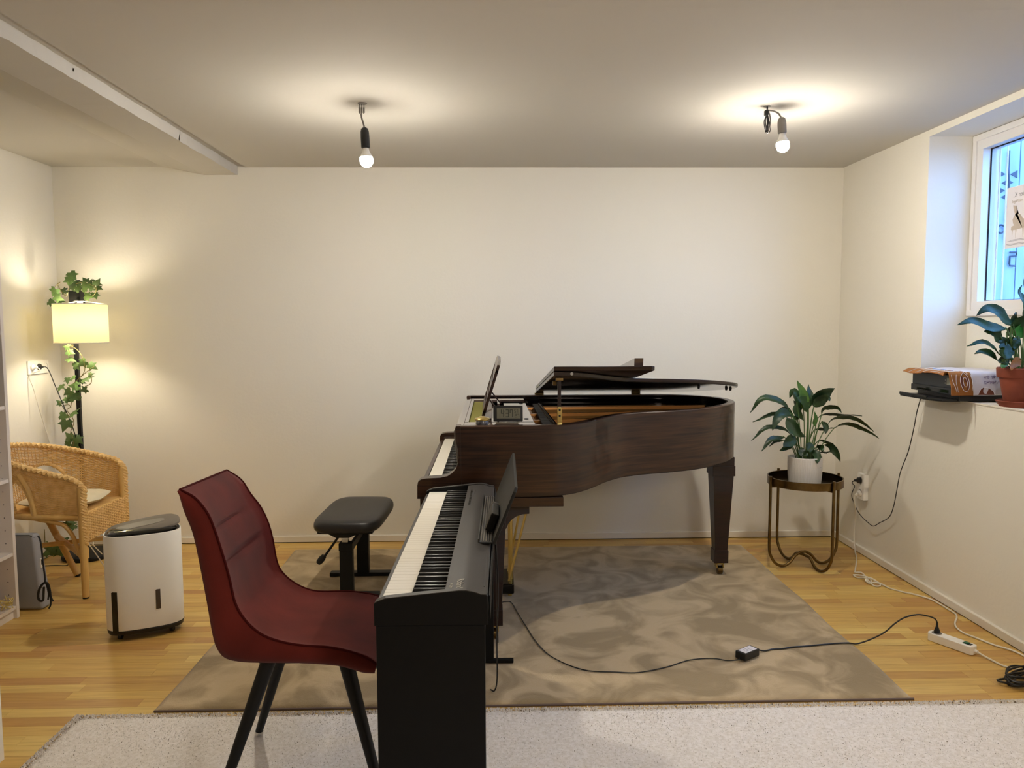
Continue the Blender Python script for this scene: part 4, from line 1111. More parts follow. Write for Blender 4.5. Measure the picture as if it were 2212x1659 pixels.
def decal(x0, x1, z0, z1, z2, t=0.0012, n=6):
    mb = MB(); xs = [x0+(x1-x0)*i/n for i in range(n+1)]
    v = []
    for x in xs:
        y = on_face(x); v += [(x, y-t, z0), (x, y-t, z1 if x == xs[0] else z2), (x, y+0.004, z0), (x, y+0.004, z2)]
    f = []
    for i in range(n):
        a = i*4; f += [(a, a+4, a+5, a+1), (a+1, a+5, a+7, a+3), (a, a+2, a+6, a+4)]
    f += [(0, 1, 3, 2), (n*4, n*4+2, n*4+3, n*4+1)]
    return mb.raw(v, f, HM)
decal(-0.140, -0.116, 0.046, 0.232, 0.236).build('slot', black_gloss, dh)
decal(0.044, 0.064, 0.135, 0.225, 0.228).build('water_window', pm('smoked_window', (74, 64, 56), 0.2), dh)
for x, y in ((-0.11, -0.045), (0.11, -0.045), (-0.11, 0.045), (0.11, 0.045)):
    p = HM @ V(x, y, 0.0135); MB().cyl(p+V(-0.008, 0, 0), p+V(0.008, 0, 0), 0.0135, n=14).build('caster', rubber, dh)

# ------------------------------------------------------------------ bookshelf, its contents and the grey bag
bs = thing('bookshelf', 'tall white open bookshelf at the left edge of the room', 'shelf', (-2.6, 3.4, 0))
SXf, SXb, SY0, SY1, SH = -2.385, -2.665, 2.98, 3.782, 2.02
for ya, yb in ((SY0, SY0+0.022), (SY1-0.022, SY1)): sp = MB().box((SXb, ya, 0), (SXf, yb, SH), 0.001).build('side_panel', bookw, bs)
for i in range(26):
    for x in (SXf-0.035,): MB().cyl((x, SY1-0.0222, 0.12+i*0.065), (x, SY1-0.0228, 0.12+i*0.065), 0.0028, n=8).build('pin_hole', darkbox, sp)
MB().box((SXb-0.006, SY0, 0.05), (SXb, SY1, SH)).build('back_board', bookw, bs)
SHELF = (0.065, 0.335, 0.705, 1.065, 1.43, 1.80)
for z in SHELF: MB().box((SXb, SY0+0.022, z-0.018), (SXf-0.004, SY1-0.022, z), 0.001).build('shelf_board', bookw, bs)
MB().box((SXb, SY0, SH-0.022), (SXf, SY1, SH)).build('top_board', bookw, bs)
MB().box((SXf-0.022, SY0+0.022, 0.0), (SXf-0.018, SY1-0.022, 0.05)).build('plinth', bookw, bs)
bx_ = thing('storage_box', 'dark grey storage box on an upper shelf of the bookshelf', 'box', (-2.55, 3.6, SHELF[3]))
MB().box((-2.62, 3.46, SHELF[3]), (-2.42, 3.735, SHELF[3]+0.29), 0.006).build('box_body', darkbox, bx_)
MB().box((-2.625, 3.455, SHELF[3]+0.24), (-2.415, 3.74, SHELF[3]+0.325), 0.006).build('box_lid', darkbox, bx_)
pk = thing('card_box', 'small dusky pink card box on the lowest shelf', 'box', (-2.5, 3.6, SHELF[0]))
MB().box((-2.56, 3.50, SHELF[0]), (-2.425, 3.68, SHELF[0]+0.09), 0.004).build('box_body', pinkm, pk)
MB().box((-2.563, 3.497, SHELF[0]+0.07), (-2.422, 3.683, SHELF[0]+0.098), 0.004).build('box_lid', pinkm, pk)
m = MB(); rn2 = random.Random(4)
for k in range(9):
    x0, y0 = -2.42+rn2.uniform(-0.03, 0.025), 3.70+rn2.uniform(-0.03, 0.045)
    m.tube(catmull([(x0+rn2.uniform(-0.03, 0.03), y0+rn2.uniform(-0.02, 0.02), SHELF[0]+0.003+0.012*q+rn2.uniform(0, 0.006)) for q in range(5)], 4), 0.002, 5)
o = m.build('straw_wisp', netm, None, kind='stuff'); o['label'] = 'wisp of yellow straw on the lowest shelf edge'; o['category'] = 'straw'

bg_ = thing('storage_bag', 'flat grey fabric bag with a black drawcord standing behind the bookshelf', 'bag', (-2.40, 3.95, 0))
def bagf(a, b):
    return 0
m = MB()
v = [(-2.54, 3.865, 0.002), (-2.316, 3.865, 0.002), (-2.316, 3.95, 0.002), (-2.54, 3.95, 0.002), (-2.54, 3.875, 0.392), (-2.352, 3.875, 0.392), (-2.352, 3.935, 0.392), (-2.54, 3.935, 0.392)]
m.bev(v, [(0,3,2,1),(4,5,6,7),(0,1,5,4),(1,2,6,5),(2,3,7,6),(3,0,4,7)], 0.018, None, 3); m.build('bag_body', greybag, bg_)
MB().tube([(-2.52, 3.878, 0.3885), (-2.42, 3.876, 0.3895), (-2.375, 3.876, 0.389), (-2.355, 3.884, 0.375)], 0.0025, 6).build('seam', rubber, bg_)
MB().box((-2.338, 3.89, 0.215), (-2.3315, 3.915, 0.262)).build('tag', whitep, bg_)
MB().box((-2.332, 3.892, 0.230), (-2.3305, 3.913, 0.258)).build('tag_print', rubber, bg_)
BC = lambda a, b: pix(a/5.53, 1080+b/5.53, 3.85)
MB().tube(catmull([BC(455, 430), BC(480, 480), BC(500, 600), BC(515, 760), BC(535, 900), BC(540, 980)], 6), 0.0042, 6).build('drawcord', rubber, bg_)
MB().tube(catmull([BC(540, 985), BC(505, 1010), BC(465, 1080), BC(455, 1160), BC(480, 1205), BC(515, 1195), BC(520, 1130), BC(525, 1040)], 6), 0.006, 6).build('cord_loop', rubber, bg_)
for q in (((545, 980), (580, 1010), (600, 1090), (610, 1160), (635, 1210)), ((545, 980), (565, 1040), (580, 1120), (575, 1190)), ((548, 980), (590, 1060), (605, 1180), (605, 1250), (585, 1295)), ((548, 985), (570, 1050), (590, 1130), (620, 1190))):
    MB().tube(catmull([BC(*p) for p in q], 6), 0.0042, 6).build('cord_end', rubber, bg_)

# ------------------------------------------------------------------ plant stand with peace lily
st = thing('plant_stand', 'round brass tray plant stand with bent tube legs in the right corner', 'stand', (1.85, 4.43, 0))
TC = V(1.845, 4.425, 0); TRR = 0.212
MB().lathe([(0.0, 0.505), (TRR-0.004, 0.505), (TRR-0.004, 0.541), (TRR, 0.543), (TRR, 0.50), (0.0, 0.50)], (TC.x, TC.y, 0), 64).build('tray', traym, st)
MB().lathe([(TRR+0.0005, 0.499), (TRR+0.0015, 0.499), (TRR+0.0015, 0.5445), (TRR-0.005, 0.5445), (TRR-0.005, 0.541)], (TC.x, TC.y, 0), 64).build('tray_band', agedbrass, st)
ax1 = V(math.cos(R(10)), math.sin(R(10)), 0); ax2 = V(0.36, -0.93, 0).normalized()
RL = TRR+0.011
def hoop(ax, dip):
    half = [(RL, 0.555), (RL, 0.30), (RL, 0.13), (RL-0.012, 0.075), (RL-0.045, 0.028), (RL-0.09, 0.0105), (RL-0.13, 0.024), (0.055, 0.065), (0.02, 0.078+dip), (0, 0.080+dip)]
    pts = [TC+ax*a+V(0, 0, z) for a, z in half]+[TC-ax*a+V(0, 0, z) for a, z in half[-2::-1]]
    P0, P1 = pts[0], pts[-1]
    mid = catmull(pts[1:-1], 8)
    return MB().tube([P0]+mid+[P1], 0.0085, 10).build('leg_hoop', agedbrass, st)
hoop(ax1, 0.0085); hoop(ax2, -0.0085)
for a in (ax1, -ax1, ax2, -ax2):
    p = TC+a*(TRR-0.03); q = TC+a*RL
    MB().tube([(p.x, p.y, 0.493), (q.x, q.y, 0.493)], 0.006, 8).build('support', agedbrass, st)

def blade(name, pts, wid, roll, m_, parent, fold=0.25, nseg=16, shape=0.75, curl=0.0):
    P = resample(catmull(pts, 6), nseg+1); v = []; f = []
    view = V(0, 1, 0); nw = 4
    for i, p in enumerate(P):
        t = (P[min(i+1, nseg)]-P[max(i-1, 0)]).normalized()
        a = t.cross(view)
        a = a.normalized() if a.length > 0.05 else V(1, 0, 0)
        b = t.cross(a).normalized()
        sd = a*math.cos(roll)+b*math.sin(roll); nn = t.cross(sd)
        s_ = i/nseg
        w_ = wid*0.46*(math.sin(PI*s_**shape))**0.95+0.0006
        for k in range(nw+1):
            q = k/nw*2-1
            v.append(p+sd*(w_*q)+nn*(fold*w_*(abs(q)-0.4)+0.004*math.sin(9*s_+3*q)*abs(q)+0.0016*math.sin(34*s_-5*abs(q))*math.sin(PI*s_)))
    for i in range(nseg):
        for k in range(nw): f.append((i*(nw+1)+k, (i+1)*(nw+1)+k, (i+1)*(nw+1)+k+1, i*(nw+1)+k+1))
    return MB().raw(v, f, None, True).build(name, m_, parent, autosmooth=80)
def lily(parent, conv, leaves, root, rad, stemr=0.0028, lm=None):
    for (pts, wid, roll, dy, mt) in leaves:
        n = len(pts)
        W = [conv(a, b, dy*(0.25+0.75*i/(n-1))) for i, (a, b) in enumerate(pts)]
        blade('leaf', W, wid, roll, mt or leafm, parent)
        p0 = W[0]; t0 = (W[1]-W[0]).normalized()
        rt = V(root.x+max(-rad, min(rad, (p0.x-root.x)*0.35)), root.y+max(-rad, min(rad, dy*0.3)), root.z)
        mid = rt.lerp(p0, 0.55)-t0*0.012+V(0, 0, 0.01)
        MB().tube(catmull([rt, mid, p0, p0+t0*0.012], 5), stemr, 5).build('stem', stemm, parent)

PX, PY = 1.838, 4.415
pt = thing('potted_peace_lily', 'peace lily with arching dark leaves in a white ribbed pot on the brass stand', 'plant', (PX, PY, 0.506))
m = MB(); n = 72; prof = [(0.0, 0.506), (0.086, 0.506), (0.091, 0.512), (0.0955, 0.56), (0.0975, 0.62), (0.0975, 0.664), (0.0945, 0.667), (0.092, 0.664), (0.091, 0.635)]
v = []; f = []
for i in range(n*2):
    a = 2*PI*i/(n*2)
    for k, (r_, z) in enumerate(prof):
        rr = r_-(0.0014 if i % 2 and 1 < k < 6 else 0)
        v.append((PX+rr*math.cos(a), PY+rr*math.sin(a), z))
for i in range(n*2):
    for k in range(len(prof)-1):
        a, b = i*len(prof)+k, ((i+1) % (n*2))*len(prof)+k; f.append((a, b, b+1, a+1))
m.raw(v, f, None, True).build('pot', potw, pt, autosmooth=25)
MB().lathe([(0.0, 0.006), (0.05, 0.004), (0.0905, 0.0)], (PX, PY, 0.641), 32).build('soil', soil, pt)
MB().box((PX+0.060, PY-0.0768, 0.612), (PX+0.064, PY-0.0738, 0.614)).build('maker_mark', inkg, pt)
def cv(a, b, dy): return pix(1580+a/3.606, 800+b/3.606, PY+dy)
H, E_ = 0.25, 1.25
LEAVES = [
 ([(592,330),(570,250),(548,160),(512,78)], .064, 0.1, -0.03, leafl),
 ([(640,285),(680,220),(735,180),(805,140)], .098, 0.15, -0.03, None),
 ([(640,285),(700,230),(750,215),(768,240)], .075, 0.2, -0.05, None),
 ([(600,300),(610,200),(604,150),(600,108)], .05, 0.0, 0.05, None),
 ([(560,300),(510,200),(480,160),(452,218)], .062, 0.25, 0.04, None),
 ([(455,322),(420,265),(340,228),(230,225),(145,332)], .05, 0.75, 0.03, None),
 ([(515,390),(470,350),(400,345),(300,350),(165,402)], .042, 1.0, 0.08, None),
 ([(470,345),(410,330),(360,370),(318,470)], .062, 0.35, -0.06, None),
 ([(480,350),(420,310),(380,312),(362,330)], .05, 0.5, 0.02, None),
 ([(702,342),(720,300),(775,282),(830,295),(858,332)], .04, 0.6, -0.05, None),
 ([(650,400),(700,352),(780,338),(880,345),(1018,356)], .036, 1.05, 0.06, None),
 ([(742,432),(790,380),(870,362),(970,372),(1108,478)], .046, 0.95, 0.0, None),
 ([(795,455),(860,422),(940,418),(1020,450),(1150,530)], .042, 0.95, -0.06, None),
 ([(462,500),(420,458),(340,445),(250,460),(155,548)], .040, 0.95, -0.02, None),
 ([(412,520),(360,525),(300,548),(232,632)], .040, 0.8, -0.08, None),
 ([(405,545),(360,550),(320,570),(294,592)], .022, 0.9, 0.03, None),
 ([(432,370),(470,430),(520,490),(578,520)], .072, 0.25, -0.08, None),
 ([(512,258),(505,310),(540,360),(562,392)], .046, 0.2, 0.0, None),
 ([(655,440),(650,400),(655,360),(650,322)], .034, 0.2, 0.0, leafl),
 ([(492,510),(470,540),(430,570),(405,600)], .072, 0.2, -0.1, None),
 ([(490,560),(450,590),(410,612),(375,625)], .04, 0.6, -0.08, None),
 ([(545,600),(555,640),(575,660),(585,672)], .05, 0.3, -0.1, None),
 ([(640,618),(660,650),(668,690),(668,726)], .05, 0.3, -0.12, None),
 ([(722,582),(770,590),(810,630),(848,712)], .05, 0.7, -0.06, None),
 ([(690,640),(720,638),(750,636),(778,638)], .022, 0.9, -0.05, None),
 ([(702,402),(730,425),(738,460),(730,498)], .034, 0.4, -0.03, None),
 ([(682,545),(720,550),(770,565),(802,585)], .026, 0.9, 0.03, None),
 ([(620,560),(612,590),(608,620),(610,640)], .055, 0.3, -0.07, None),
 ([(640,470),(690,455),(740,455),(800,450)], .032, 0.9, 0.05, None),
 ([(500,330),(520,300),(500,250),(485,235)], .05, 0.3, 0.06, None),
 ([(600,310),(580,260),(540,225),(505,215)], .075, 0.4, -0.04, None),
 ([(660,600),(690,600),(705,610),(712,632)], .04, 0.5, -0.08, None),
 ([(480,360),(500,370),(512,385),(515,395)], .03, 0.5, 0.03, None),
]
lily(pt, cv, LEAVES, V(PX, PY, 0.643), 0.055)
# ------------------------------------------------------------------ window-sill: printer, cloth, second plant
pr = thing('printer', 'black inkjet printer under a printed cloth on the window sill', 'printer', (2.36, 3.8, SILL))
PX0, PX1, PY0, PY1 = 2.225, 2.545, 3.632, 4.0
PZ = SILL+0.004
MB().box((PX0+0.035, PY0, PZ), (PX1, PY1, PZ+0.062), 0.006).build('lower_body', blackp, pr)
MB().box((PX0, PY0, PZ+0.030), (PX0+0.04, PY1, PZ+0.062), 0.004).build('slot_lip', blackp, pr)
MB().box((PX0+0.004, PY0+0.004, PZ+0.060), (PX1, PY1-0.004, PZ+0.128), 0.006).build('upper_body', pm('printer_case', (34, 38, 44), 0.45), pr)
MB().box((PX0-0.001, PY0+0.03, PZ+0.038), (PX0+0.006, PY1-0.06, PZ+0.053)).build('paper_slot', black_gloss, pr)
tr = MB(); tr.prism([(PX0-0.055, PY1+0.005), (PX0-0.055, PY0+0.10), (PX0-0.03, PY0+0.03), (PX0+0.05, PY0+0.012), (PX0+0.05, PY1+0.005)], XY, PZ-0.004, PZ+0.010, 0.003); tr.build('output_tray', blackp, pr)
MB().box((PX0-0.058, PY0+0.12, PZ+0.004), (PX0-0.048, PY1+0.008, PZ+0.018), 0.003).build('tray_lip', blackp, pr)
MB().box((PX0+0.0025, PY0+0.016, PZ+0.078), (PX0+0.005, PY0+0.052, PZ+0.112)).build('screen', lcd, pr)
for k in range(2): MB().box((PX0+0.0025, PY0+0.062, PZ+0.082+k*0.015), (PX0+0.005, PY0+0.068, PZ+0.088+k*0.015)).build('button', greyp, pr)
cl = thing('printed_cloth', 'white cloth with ochre leaf and purple print draped over the printer', 'cloth', (2.38, 3.8, PZ+0.13))
def cloth(a, b):
    # a along y (far -> near edge, then hanging), b along x
    L0 = 0.40; s_ = a*(L0+0.105)
    x = PX0-0.028+b*0.36
    nzv = mnoise.noise(V(a*7, b*6, 1))*0.006+mnoise.noise(V(a*15, b*11, 4))*0.003
    top = PZ+0.132+0.004
    droop = 0.0
    if b < 0.085 and s_ < L0-0.03: droop = (0.085-b)/0.085*0.022*(0.7+0.3*math.sin(a*9))
    if s_ <= L0: y, z = PY1+0.03-s_*1.0, top+abs(nzv)+0.003-droop
    else: y, z = PY0-0.006-0.012*math.sin((s_-L0)*20)-abs(nzv), top-(s_-L0)
    if s_ <= L0: y = PY1+0.03-(s_/L0)*(PY1+0.03-PY0+0.006)
    if s_ > L0: x = x+0.012*(s_-L0)/0.1
    return V(x, y, z)
def cloth_piece(name, m_, a0, a1, b0, b1, nu, nv, lift=0.0):
    mb = MB(); mb.grid(lambda a, b: cloth(a0+(a1-a0)*a, b0+(b1-b0)*b), nu, nv)
    o = mb.build(name, m_, cl, autosmooth=80)
    md = o.modifiers.new('thick', 'SOLIDIFY'); md.thickness = 0.0025; md.offset = 1.0
    return o
AH = 0.40/0.505
cloth_piece('cloth_sheet', clothm, 0.0, 1.0, 0.30, 1.0, 60, 40)
cloth_piece('ochre_border', ochre, 0.0, 1.0, 0.0, 0.30, 60, 18)
def on_cloth(a, b, d=0.004):
    p = cloth(a, b); pa = cloth(min(1, a+0.004), b)-cloth(max(0, a-0.004), b); pb = cloth(a, min(1, b+0.004))-cloth(a, max(0, b-0.004))
    n_ = pb.cross(pa).normalized()
    s_ = a*0.505
    ref = V(0, 0, 1) if s_ <= 0.40 else V(0, -1, 0)
    if n_.dot(ref) < 0: n_ = -n_
    return p+n_*d
def cline(name, pts, m_, r=0.0010): MB().tube([on_cloth(a, b) for a, b in pts], r, 5).build(name, m_, cl)
def ell(ca, cb, ra, rb, n=26): return [(ca+ra*math.cos(2*PI*k/n), cb+rb*math.sin(2*PI*k/n)) for k in range(n+1)]
def cpatch(name, m_, outline, d=0.0032):
    P = [on_cloth(a, b, d) for a, b in outline]
    c = sum(P, V(0, 0, 0))/len(P); MB().raw(P+[c], [(i, (i+1) % len(P), len(P)) for i in range(len(P))]).build(name, m_, cl)
cpatch('brown_leaf', brownc, ell(AH+0.085, 0.20, 0.085, 0.06))
cline('white_outline', ell(AH+0.085, 0.20, 0.085, 0.06), paper); cline('white_outline', ell(AH+0.08, 0.205, 0.045, 0.026), paper)
cline('white_outline', [(AH+0.01+0.18*k/14, 0.03+0.05*(k/14)**2) for k in range(14)], paper); cline('white_outline', [(AH+0.01+0.18*k/14, 0.10-0.02*math.sin(k/14*3)) for k in range(14)], paper)
cline('white_outline', [(AH+0.005+0.17*k/14, 0.285+0.02*math.sin(k/4)) for k in range(14)], paper)
for q in range(5): cline('white_outline', [(0.10+q*0.13+0.02*k, 0.01+0.028*k) for k in range(10)], paper)
cline('white_outline', [(0.08+0.05*k, 0.15+0.012*math.sin(k)) for k in range(14)], paper)
cpatch('brown_patch', brownc, [(AH+0.15, 0.40), (AH+0.13, 0.44), (AH+0.14, 0.52), (AH+0.17, 0.57), (AH+0.203, 0.58), (AH+0.203, 0.36)])
cline('white_outline', [(AH+0.203, 0.36), (AH+0.15, 0.40), (AH+0.13, 0.44), (AH+0.14, 0.52), (AH+0.17, 0.57), (AH+0.20, 0.59)], paper)
rr_ = random.Random(8)
m = MB()
for (b0, b1, a_) in ((0.46, 0.76, 0.035), (0.46, 0.70, 0.085), (0.74, 0.9, 0.06)):
    for k in range(26):
        b = rr_.uniform(b0, b1); a = AH+a_+rr_.uniform(-0.012, 0.012); rb = rr_.uniform(0.004, 0.010)
        m.tube([on_cloth(a+rb*0.7*math.cos(t*PI/4), b+rb*math.sin(t*PI/4), 0.0036) for t in range(8)], 0.0006, 4, closed=True)
m.build('purple_print', purple, cl, kind='stuff')
cpatch('blue_leaf', pm('cloth_blue', (90, 130, 186), 0.9), ell(0.42, 0.24, 0.16, 0.055))

QX, QY = 2.425, 3.43
p2 = thing('potted_plant', 'glossy green peace lily in a terracotta pot and saucer on the window sill', 'plant', (QX, QY, SILL))
MB().lathe([(0.0, 0.0), (0.085, 0.0), (0.100, 0.022), (0.103, 0.026), (0.099, 0.028), (0.084, 0.008), (0, 0.006)], (QX, QY, SILL), 48).build('saucer', terrac, p2)
MB().lathe([(0.0, 0.007), (0.066, 0.007), (0.069, 0.012), (0.091, 0.135), (0.098, 0.135), (0.101, 0.139), (0.104, 0.176), (0.100, 0.180), (0.094, 0.178), (0.090, 0.15), (0, 0.15)], (QX, QY, SILL), 48).build('pot', terrac, p2)
MB().lathe([(0.0, 0.160), (0.06, 0.158), (0.0925, 0.152)], (QX, QY, SILL), 32).build('soil', soil, p2)
leafg = pm('leaf_gloss', (28, 60, 14), 0.45, spec=0.3, col2=(18, 44, 11), nscale=14, bump=0.3, bscale=60, bdist=0.004)
leafb = pm('leaf_bright', (52, 132, 48), 0.3, col2=(34, 100, 40), nscale=20)
def cq(a, b, dy): return pix(1930+a/6.38, 640+b/6.38, QY+dy)
L2 = [
 ([(1650,400),(1560,330),(1450,220),(1290,165),(1140,268)], .06, 0.35, -0.03, leafg),
 ([(1560,450),(1450,430),(1280,410),(1080,335),(875,395)], .052, 0.45, -0.06, leafg),
 ([(1500,640),(1440,560),(1370,490),(1250,480)], .062, 0.3, -0.02, leafg),
 ([(1440,780),(1400,710),(1280,650),(1170,635),(1010,688)], .032, 0.7, -0.05, leafg),
 ([(1430,880),(1380,810),(1260,765),(1190,760),(1115,795)], .034, 0.3, -0.06, leafg),
 ([(1620,420),(1680,380),(1790,330),(1960,320)], .06, 0.4, -0.02, leafg),
 ([(1690,580),(1720,520),(1780,440),(1860,420)], .075, 0.2, 0.0, leafb),
 ([(1650,470),(1690,410),(1740,400),(1800,430)], .06, 0.3, 0.03, leafb),
 ([(1640,440),(1650,330),(1690,260),(1690,215)], .05, 0.25, 0.04, leafg),
 ([(1800,380),(1830,200),(1800,60),(1740,-60),(1770,-150)], .05, 0.3, 0.0, leafg),
 ([(1850,330),(1880,120),(1850,-60),(1800,-240)], .06, 0.3, 0.04, leafg),
 ([(1560,640),(1540,740),(1530,790),(1460,740)], .07, 0.25, -0.07, leafg),
 ([(1640,700),(1590,760),(1540,800),(1500,830)], .05, 0.5, -0.05, leafg),
 ([(1600,840),(1530,880),(1480,890),(1450,910)], .045, 0.4, -0.08, None),
 ([(1560,840),(1530,900),(1510,950),(1490,985)], .04, 0.3, -0.09, leafl),
 ([(1760,860),(1720,890),(1660,940),(1620,1020)], .045, 0.3, -0.095, leafd),
 ([(1600,560),(1620,620),(1600,690),(1590,710)], .05, 0.3, 0.0, leafg),
 ([(1730,560),(1700,620),(1680,700),(1660,740)], .04, 0.3, -0.03, leafg),
 ([(1560,520),(1600,480),(1640,500),(1660,520)], .05, 0.4, 0.05, leafg),
 ([(1850,560),(1880,500),(1950,460),(2050,520)], .06, 0.4, -0.02, leafg),
 ([(1880,700),(1950,650),(2040,640),(2120,720)], .05, 0.5, -0.02, leafg),
 ([(1480,560),(1500,600),(1510,650),(1500,700)], .045, 0.25, -0.02, leafg),
]
lily(p2, cq, L2, V(QX, QY, SILL+0.16), 0.05, 0.003)

# ------------------------------------------------------------------ ceiling bulbs
def bulb_lamp(label, at, top, sock0, sock1, bulbc, cord, kind):
    o = thing('pendant_bulb', label, 'lamp', at, 'bare ceiling bulbs')
    d = (Vector(sock1)-Vector(sock0)).normalized()
    xx = d.orthogonal().normalized()
    SM = basis(sock0, xx, d.cross(xx), d)
    L = (Vector(sock1)-Vector(sock0)).length
    MB().lathe([(0.0, 0.0), (0.008, 0.0), (0.016, 0.006), (0.0195, 0.02), (0.0205, L*0.5), (0.0205, L-0.004), (0.017, L), (0, L)], (0, 0, 0), 24, SM).build('socket', blackp if kind == 1 else greyp, o)
    MB().lathe([(0.0, L), (0.0135, L), (0.015, L+0.010), (0.020, L+0.022), (0.0275, L+0.036), (0.0285, L+0.040), (0.0, L+0.040)], (0, 0, 0), 20, SM).build('bulb_collar', whitep, o)
    MB().lathe([(0.001, L+0.0402), (0.0285, L+0.0402), (0.0305, L+0.052), (0.0290, L+0.066), (0.022, L+0.078), (0.011, L+0.085), (0.001, L+0.087)], (0, 0, 0), 32, SM).build('bulb', bulbm, o)
    MB().tube(catmull(cord, 8), 0.004, 8).build('cord', greyp, o)
    return o
b1 = bulb_lamp('bare ceiling bulb on a short straight cord above the piano bench', (-0.597, 3.62, ZC), None, (-0.590, 3.62, 2.362), (-0.586, 3.62, 2.268), None,
      [(-0.604, 3.62, 2.425), (-0.602, 3.62, 2.405), (-0.596, 3.62, 2.385), (-0.590, 3.62, 2.36)], 1)
MB().cyl((-0.598, 3.62, ZC), (-0.598, 3.62, ZC-0.003), 0.022, 0.020, 20).build('ceiling_hole_cover', greyp, b1)
for k, dx in enumerate((-0.010, 0.0, 0.010)):
    MB().tube([(-0.600+dx, 3.62, ZC-0.002), (-0.600+dx, 3.618, 2.452), (-0.601+dx*0.9, 3.62, 2.424)], 0.0016, 6).build('wire', cableb, b1)
    MB().cyl((-0.601+dx, 3.62, 2.452), (-0.601+dx, 3.62, 2.428), 0.0042, n=10).build('terminal', greyp, b1)
b2 = bulb_lamp('bare ceiling bulb hanging from a knotted cord above the piano tail', (1.296, 3.65, ZC), None, (1.366, 3.65, 2.420), (1.371, 3.65, 2.345), None,
      [(1.296, 3.65, 2.458), (1.30, 3.65, 2.452), (1.325, 3.65, 2.449), (1.35, 3.65, 2.438), (1.364, 3.65, 2.418)], 2)
MB().cyl((1.297, 3.65, ZC), (1.297, 3.65, ZC-0.003), 0.018, 0.016, 20).build('ceiling_hole_cover', greyp, b2)
MB().tube([(1.297, 3.65, ZC-0.002), (1.297, 3.65, 2.455)], 0.004, 8).build('wire', cableb, b2)
MB().box((1.284, 3.64, 2.428), (1.302, 3.66, 2.452), 0.004).build('terminal', rubber, b2)
for k in range(4):
    x = 1.287+k*0.006
    MB().tube(catmull([(1.295, 3.65, 2.435), (x-0.004+0.002*k, 3.648+0.004*(k % 2), 2.40), (x+0.001, 3.65, 2.368), (x+0.006, 3.652, 2.352), (x+0.009, 3.652, 2.372), (1.299+0.002*k, 3.65, 2.41), (1.298, 3.65, 2.44)], 6), 0.0021, 6).build('cord_loop', cableb, b2)
MB().tube(catmull([(1.302, 3.65, 2.45), (1.312, 3.65, 2.42), (1.312, 3.65, 2.385), (1.303, 3.65, 2.352), (1.299, 3.65, 2.348)], 6), 0.0035, 6).build('cord_tail', greyp, b2)

# ------------------------------------------------------------------ sockets and cables
so = thing('wall_socket', 'white triple wall socket on the left wall behind the wicker armchair', 'socket', (XL, 4.79, 1.2))
MB().box((XL, 4.682, 1.160), (XL+0.010, 4.898, 1.243), 0.003).build('cover', whitep, so)
for y in (4.720, 4.79, 4.860):
    MB().lathe([(0.0215, 0.0115), (0.0215, 0.003), (0.0, 0.003)], (0, 0, 0), 24, basis((XL, y, 1.203), (0, 1, 0), (0, 0, 1), (1, 0, 0))).build('socket_well', greyp, so)
    MB().lathe([(0.0215, 0.010), (0.0215, 0.0116), (0.024, 0.0116), (0.024, 0.010)], (0, 0, 0), 24, basis((XL, y, 1.203), (0, 1, 0), (0, 0, 1), (1, 0, 0))).build('socket_ring', whitep, so)
def plug(root, p, d, m_, name='plug'):
    p, d = Vector(p), Vector(d).normalized()
    x = d.orthogonal().normalized(); M = basis(p, x, d.cross(x), d)
    return MB().lathe([(0, 0), (0.0185, 0.0), (0.0195, 0.006), (0.0185, 0.016), (0.009, 0.024), (0.007, 0.038), (0.0, 0.040)], (0, 0, 0), 20, M).build(name, m_, root)
c1 = thing('mains_lead', 'white power cord hanging from the left wall socket', 'cable', (XL, 4.72, 1.2))
plug(c1, (XL+0.004, 4.720, 1.203), (1, 0, 0), whitep)
P_ = [V(XL+0.04, 4.72, 1.203), V(XL+0.055, 4.72, 1.185)]+[pix(a, b, y) for a, b, y in ((64, 812, 4.69), (73, 841, 4.69), (85, 884, 4.70), (95.5, 918, 4.72), (107.4, 958, 4.75), (118, 1010, 4.80), (128, 1080, 4.88), (150, 1130, 4.95))]
P_ += [V(-2.66, 5.0, 0.05), V(-2.62, 4.95, 0.006), V(-2.53, 4.785+0.16, 0.006)]
MB().tube(catmull(P_, 6), 0.0032, 7).build('cable', cablew, c1)
c2 = thing('mains_lead', 'black power cord running from the left wall socket to the floor lamp', 'cable', (XL, 4.79, 1.2))
plug(c2, (XL+0.004, 4.79, 1.203), (1, -0.3, 0), blackp)
P_ = [V(XL+0.042, 4.778, 1.203)]+[pix(a, b, y) for a, b, y in ((101, 794, 4.76), (109, 808, 4.74), (119, 833, 4.73), (138, 878, 4.73), (154, 915, 4.74), (164.5, 945, 4.765))]+[V(-2.577, 4.776, 0.7), V(-2.579, 4.776, 0.4), V(-2.58, 4.77, 0.06), V(-2.585, 4.70, 0.034), V(-2.588, 4.63, 0.03), V(-2.60, 4.60, 0.004), V(-2.674, 4.60, 0.0035), V(-2.745, 4.59, 0.0035)]
MB().tube(catmull(P_, 6), 0.0028, 7).build('cable', cableb, c2)
c3 = thing('mains_lead', 'pale power cord running from under the wicker armchair to the dehumidifier', 'cable', (-2.3, 4.5, 0))
P_ = [pix(a, b, y) for a, b, y in ((183, 1160, 4.62), (188, 1170, 4.58), (204, 1192, 4.42), (226, 1225, 4.1), (245, 1262, 3.9))]+[V(-1.80, 3.73, 0.07), V(-1.757, 3.66, 0.07)]
P_ = [V(-2.45, 4.72, 0.034)]+P_
MB().tube(catmull(P_, 6), 0.0032, 7).build('cable', cablew, c3)

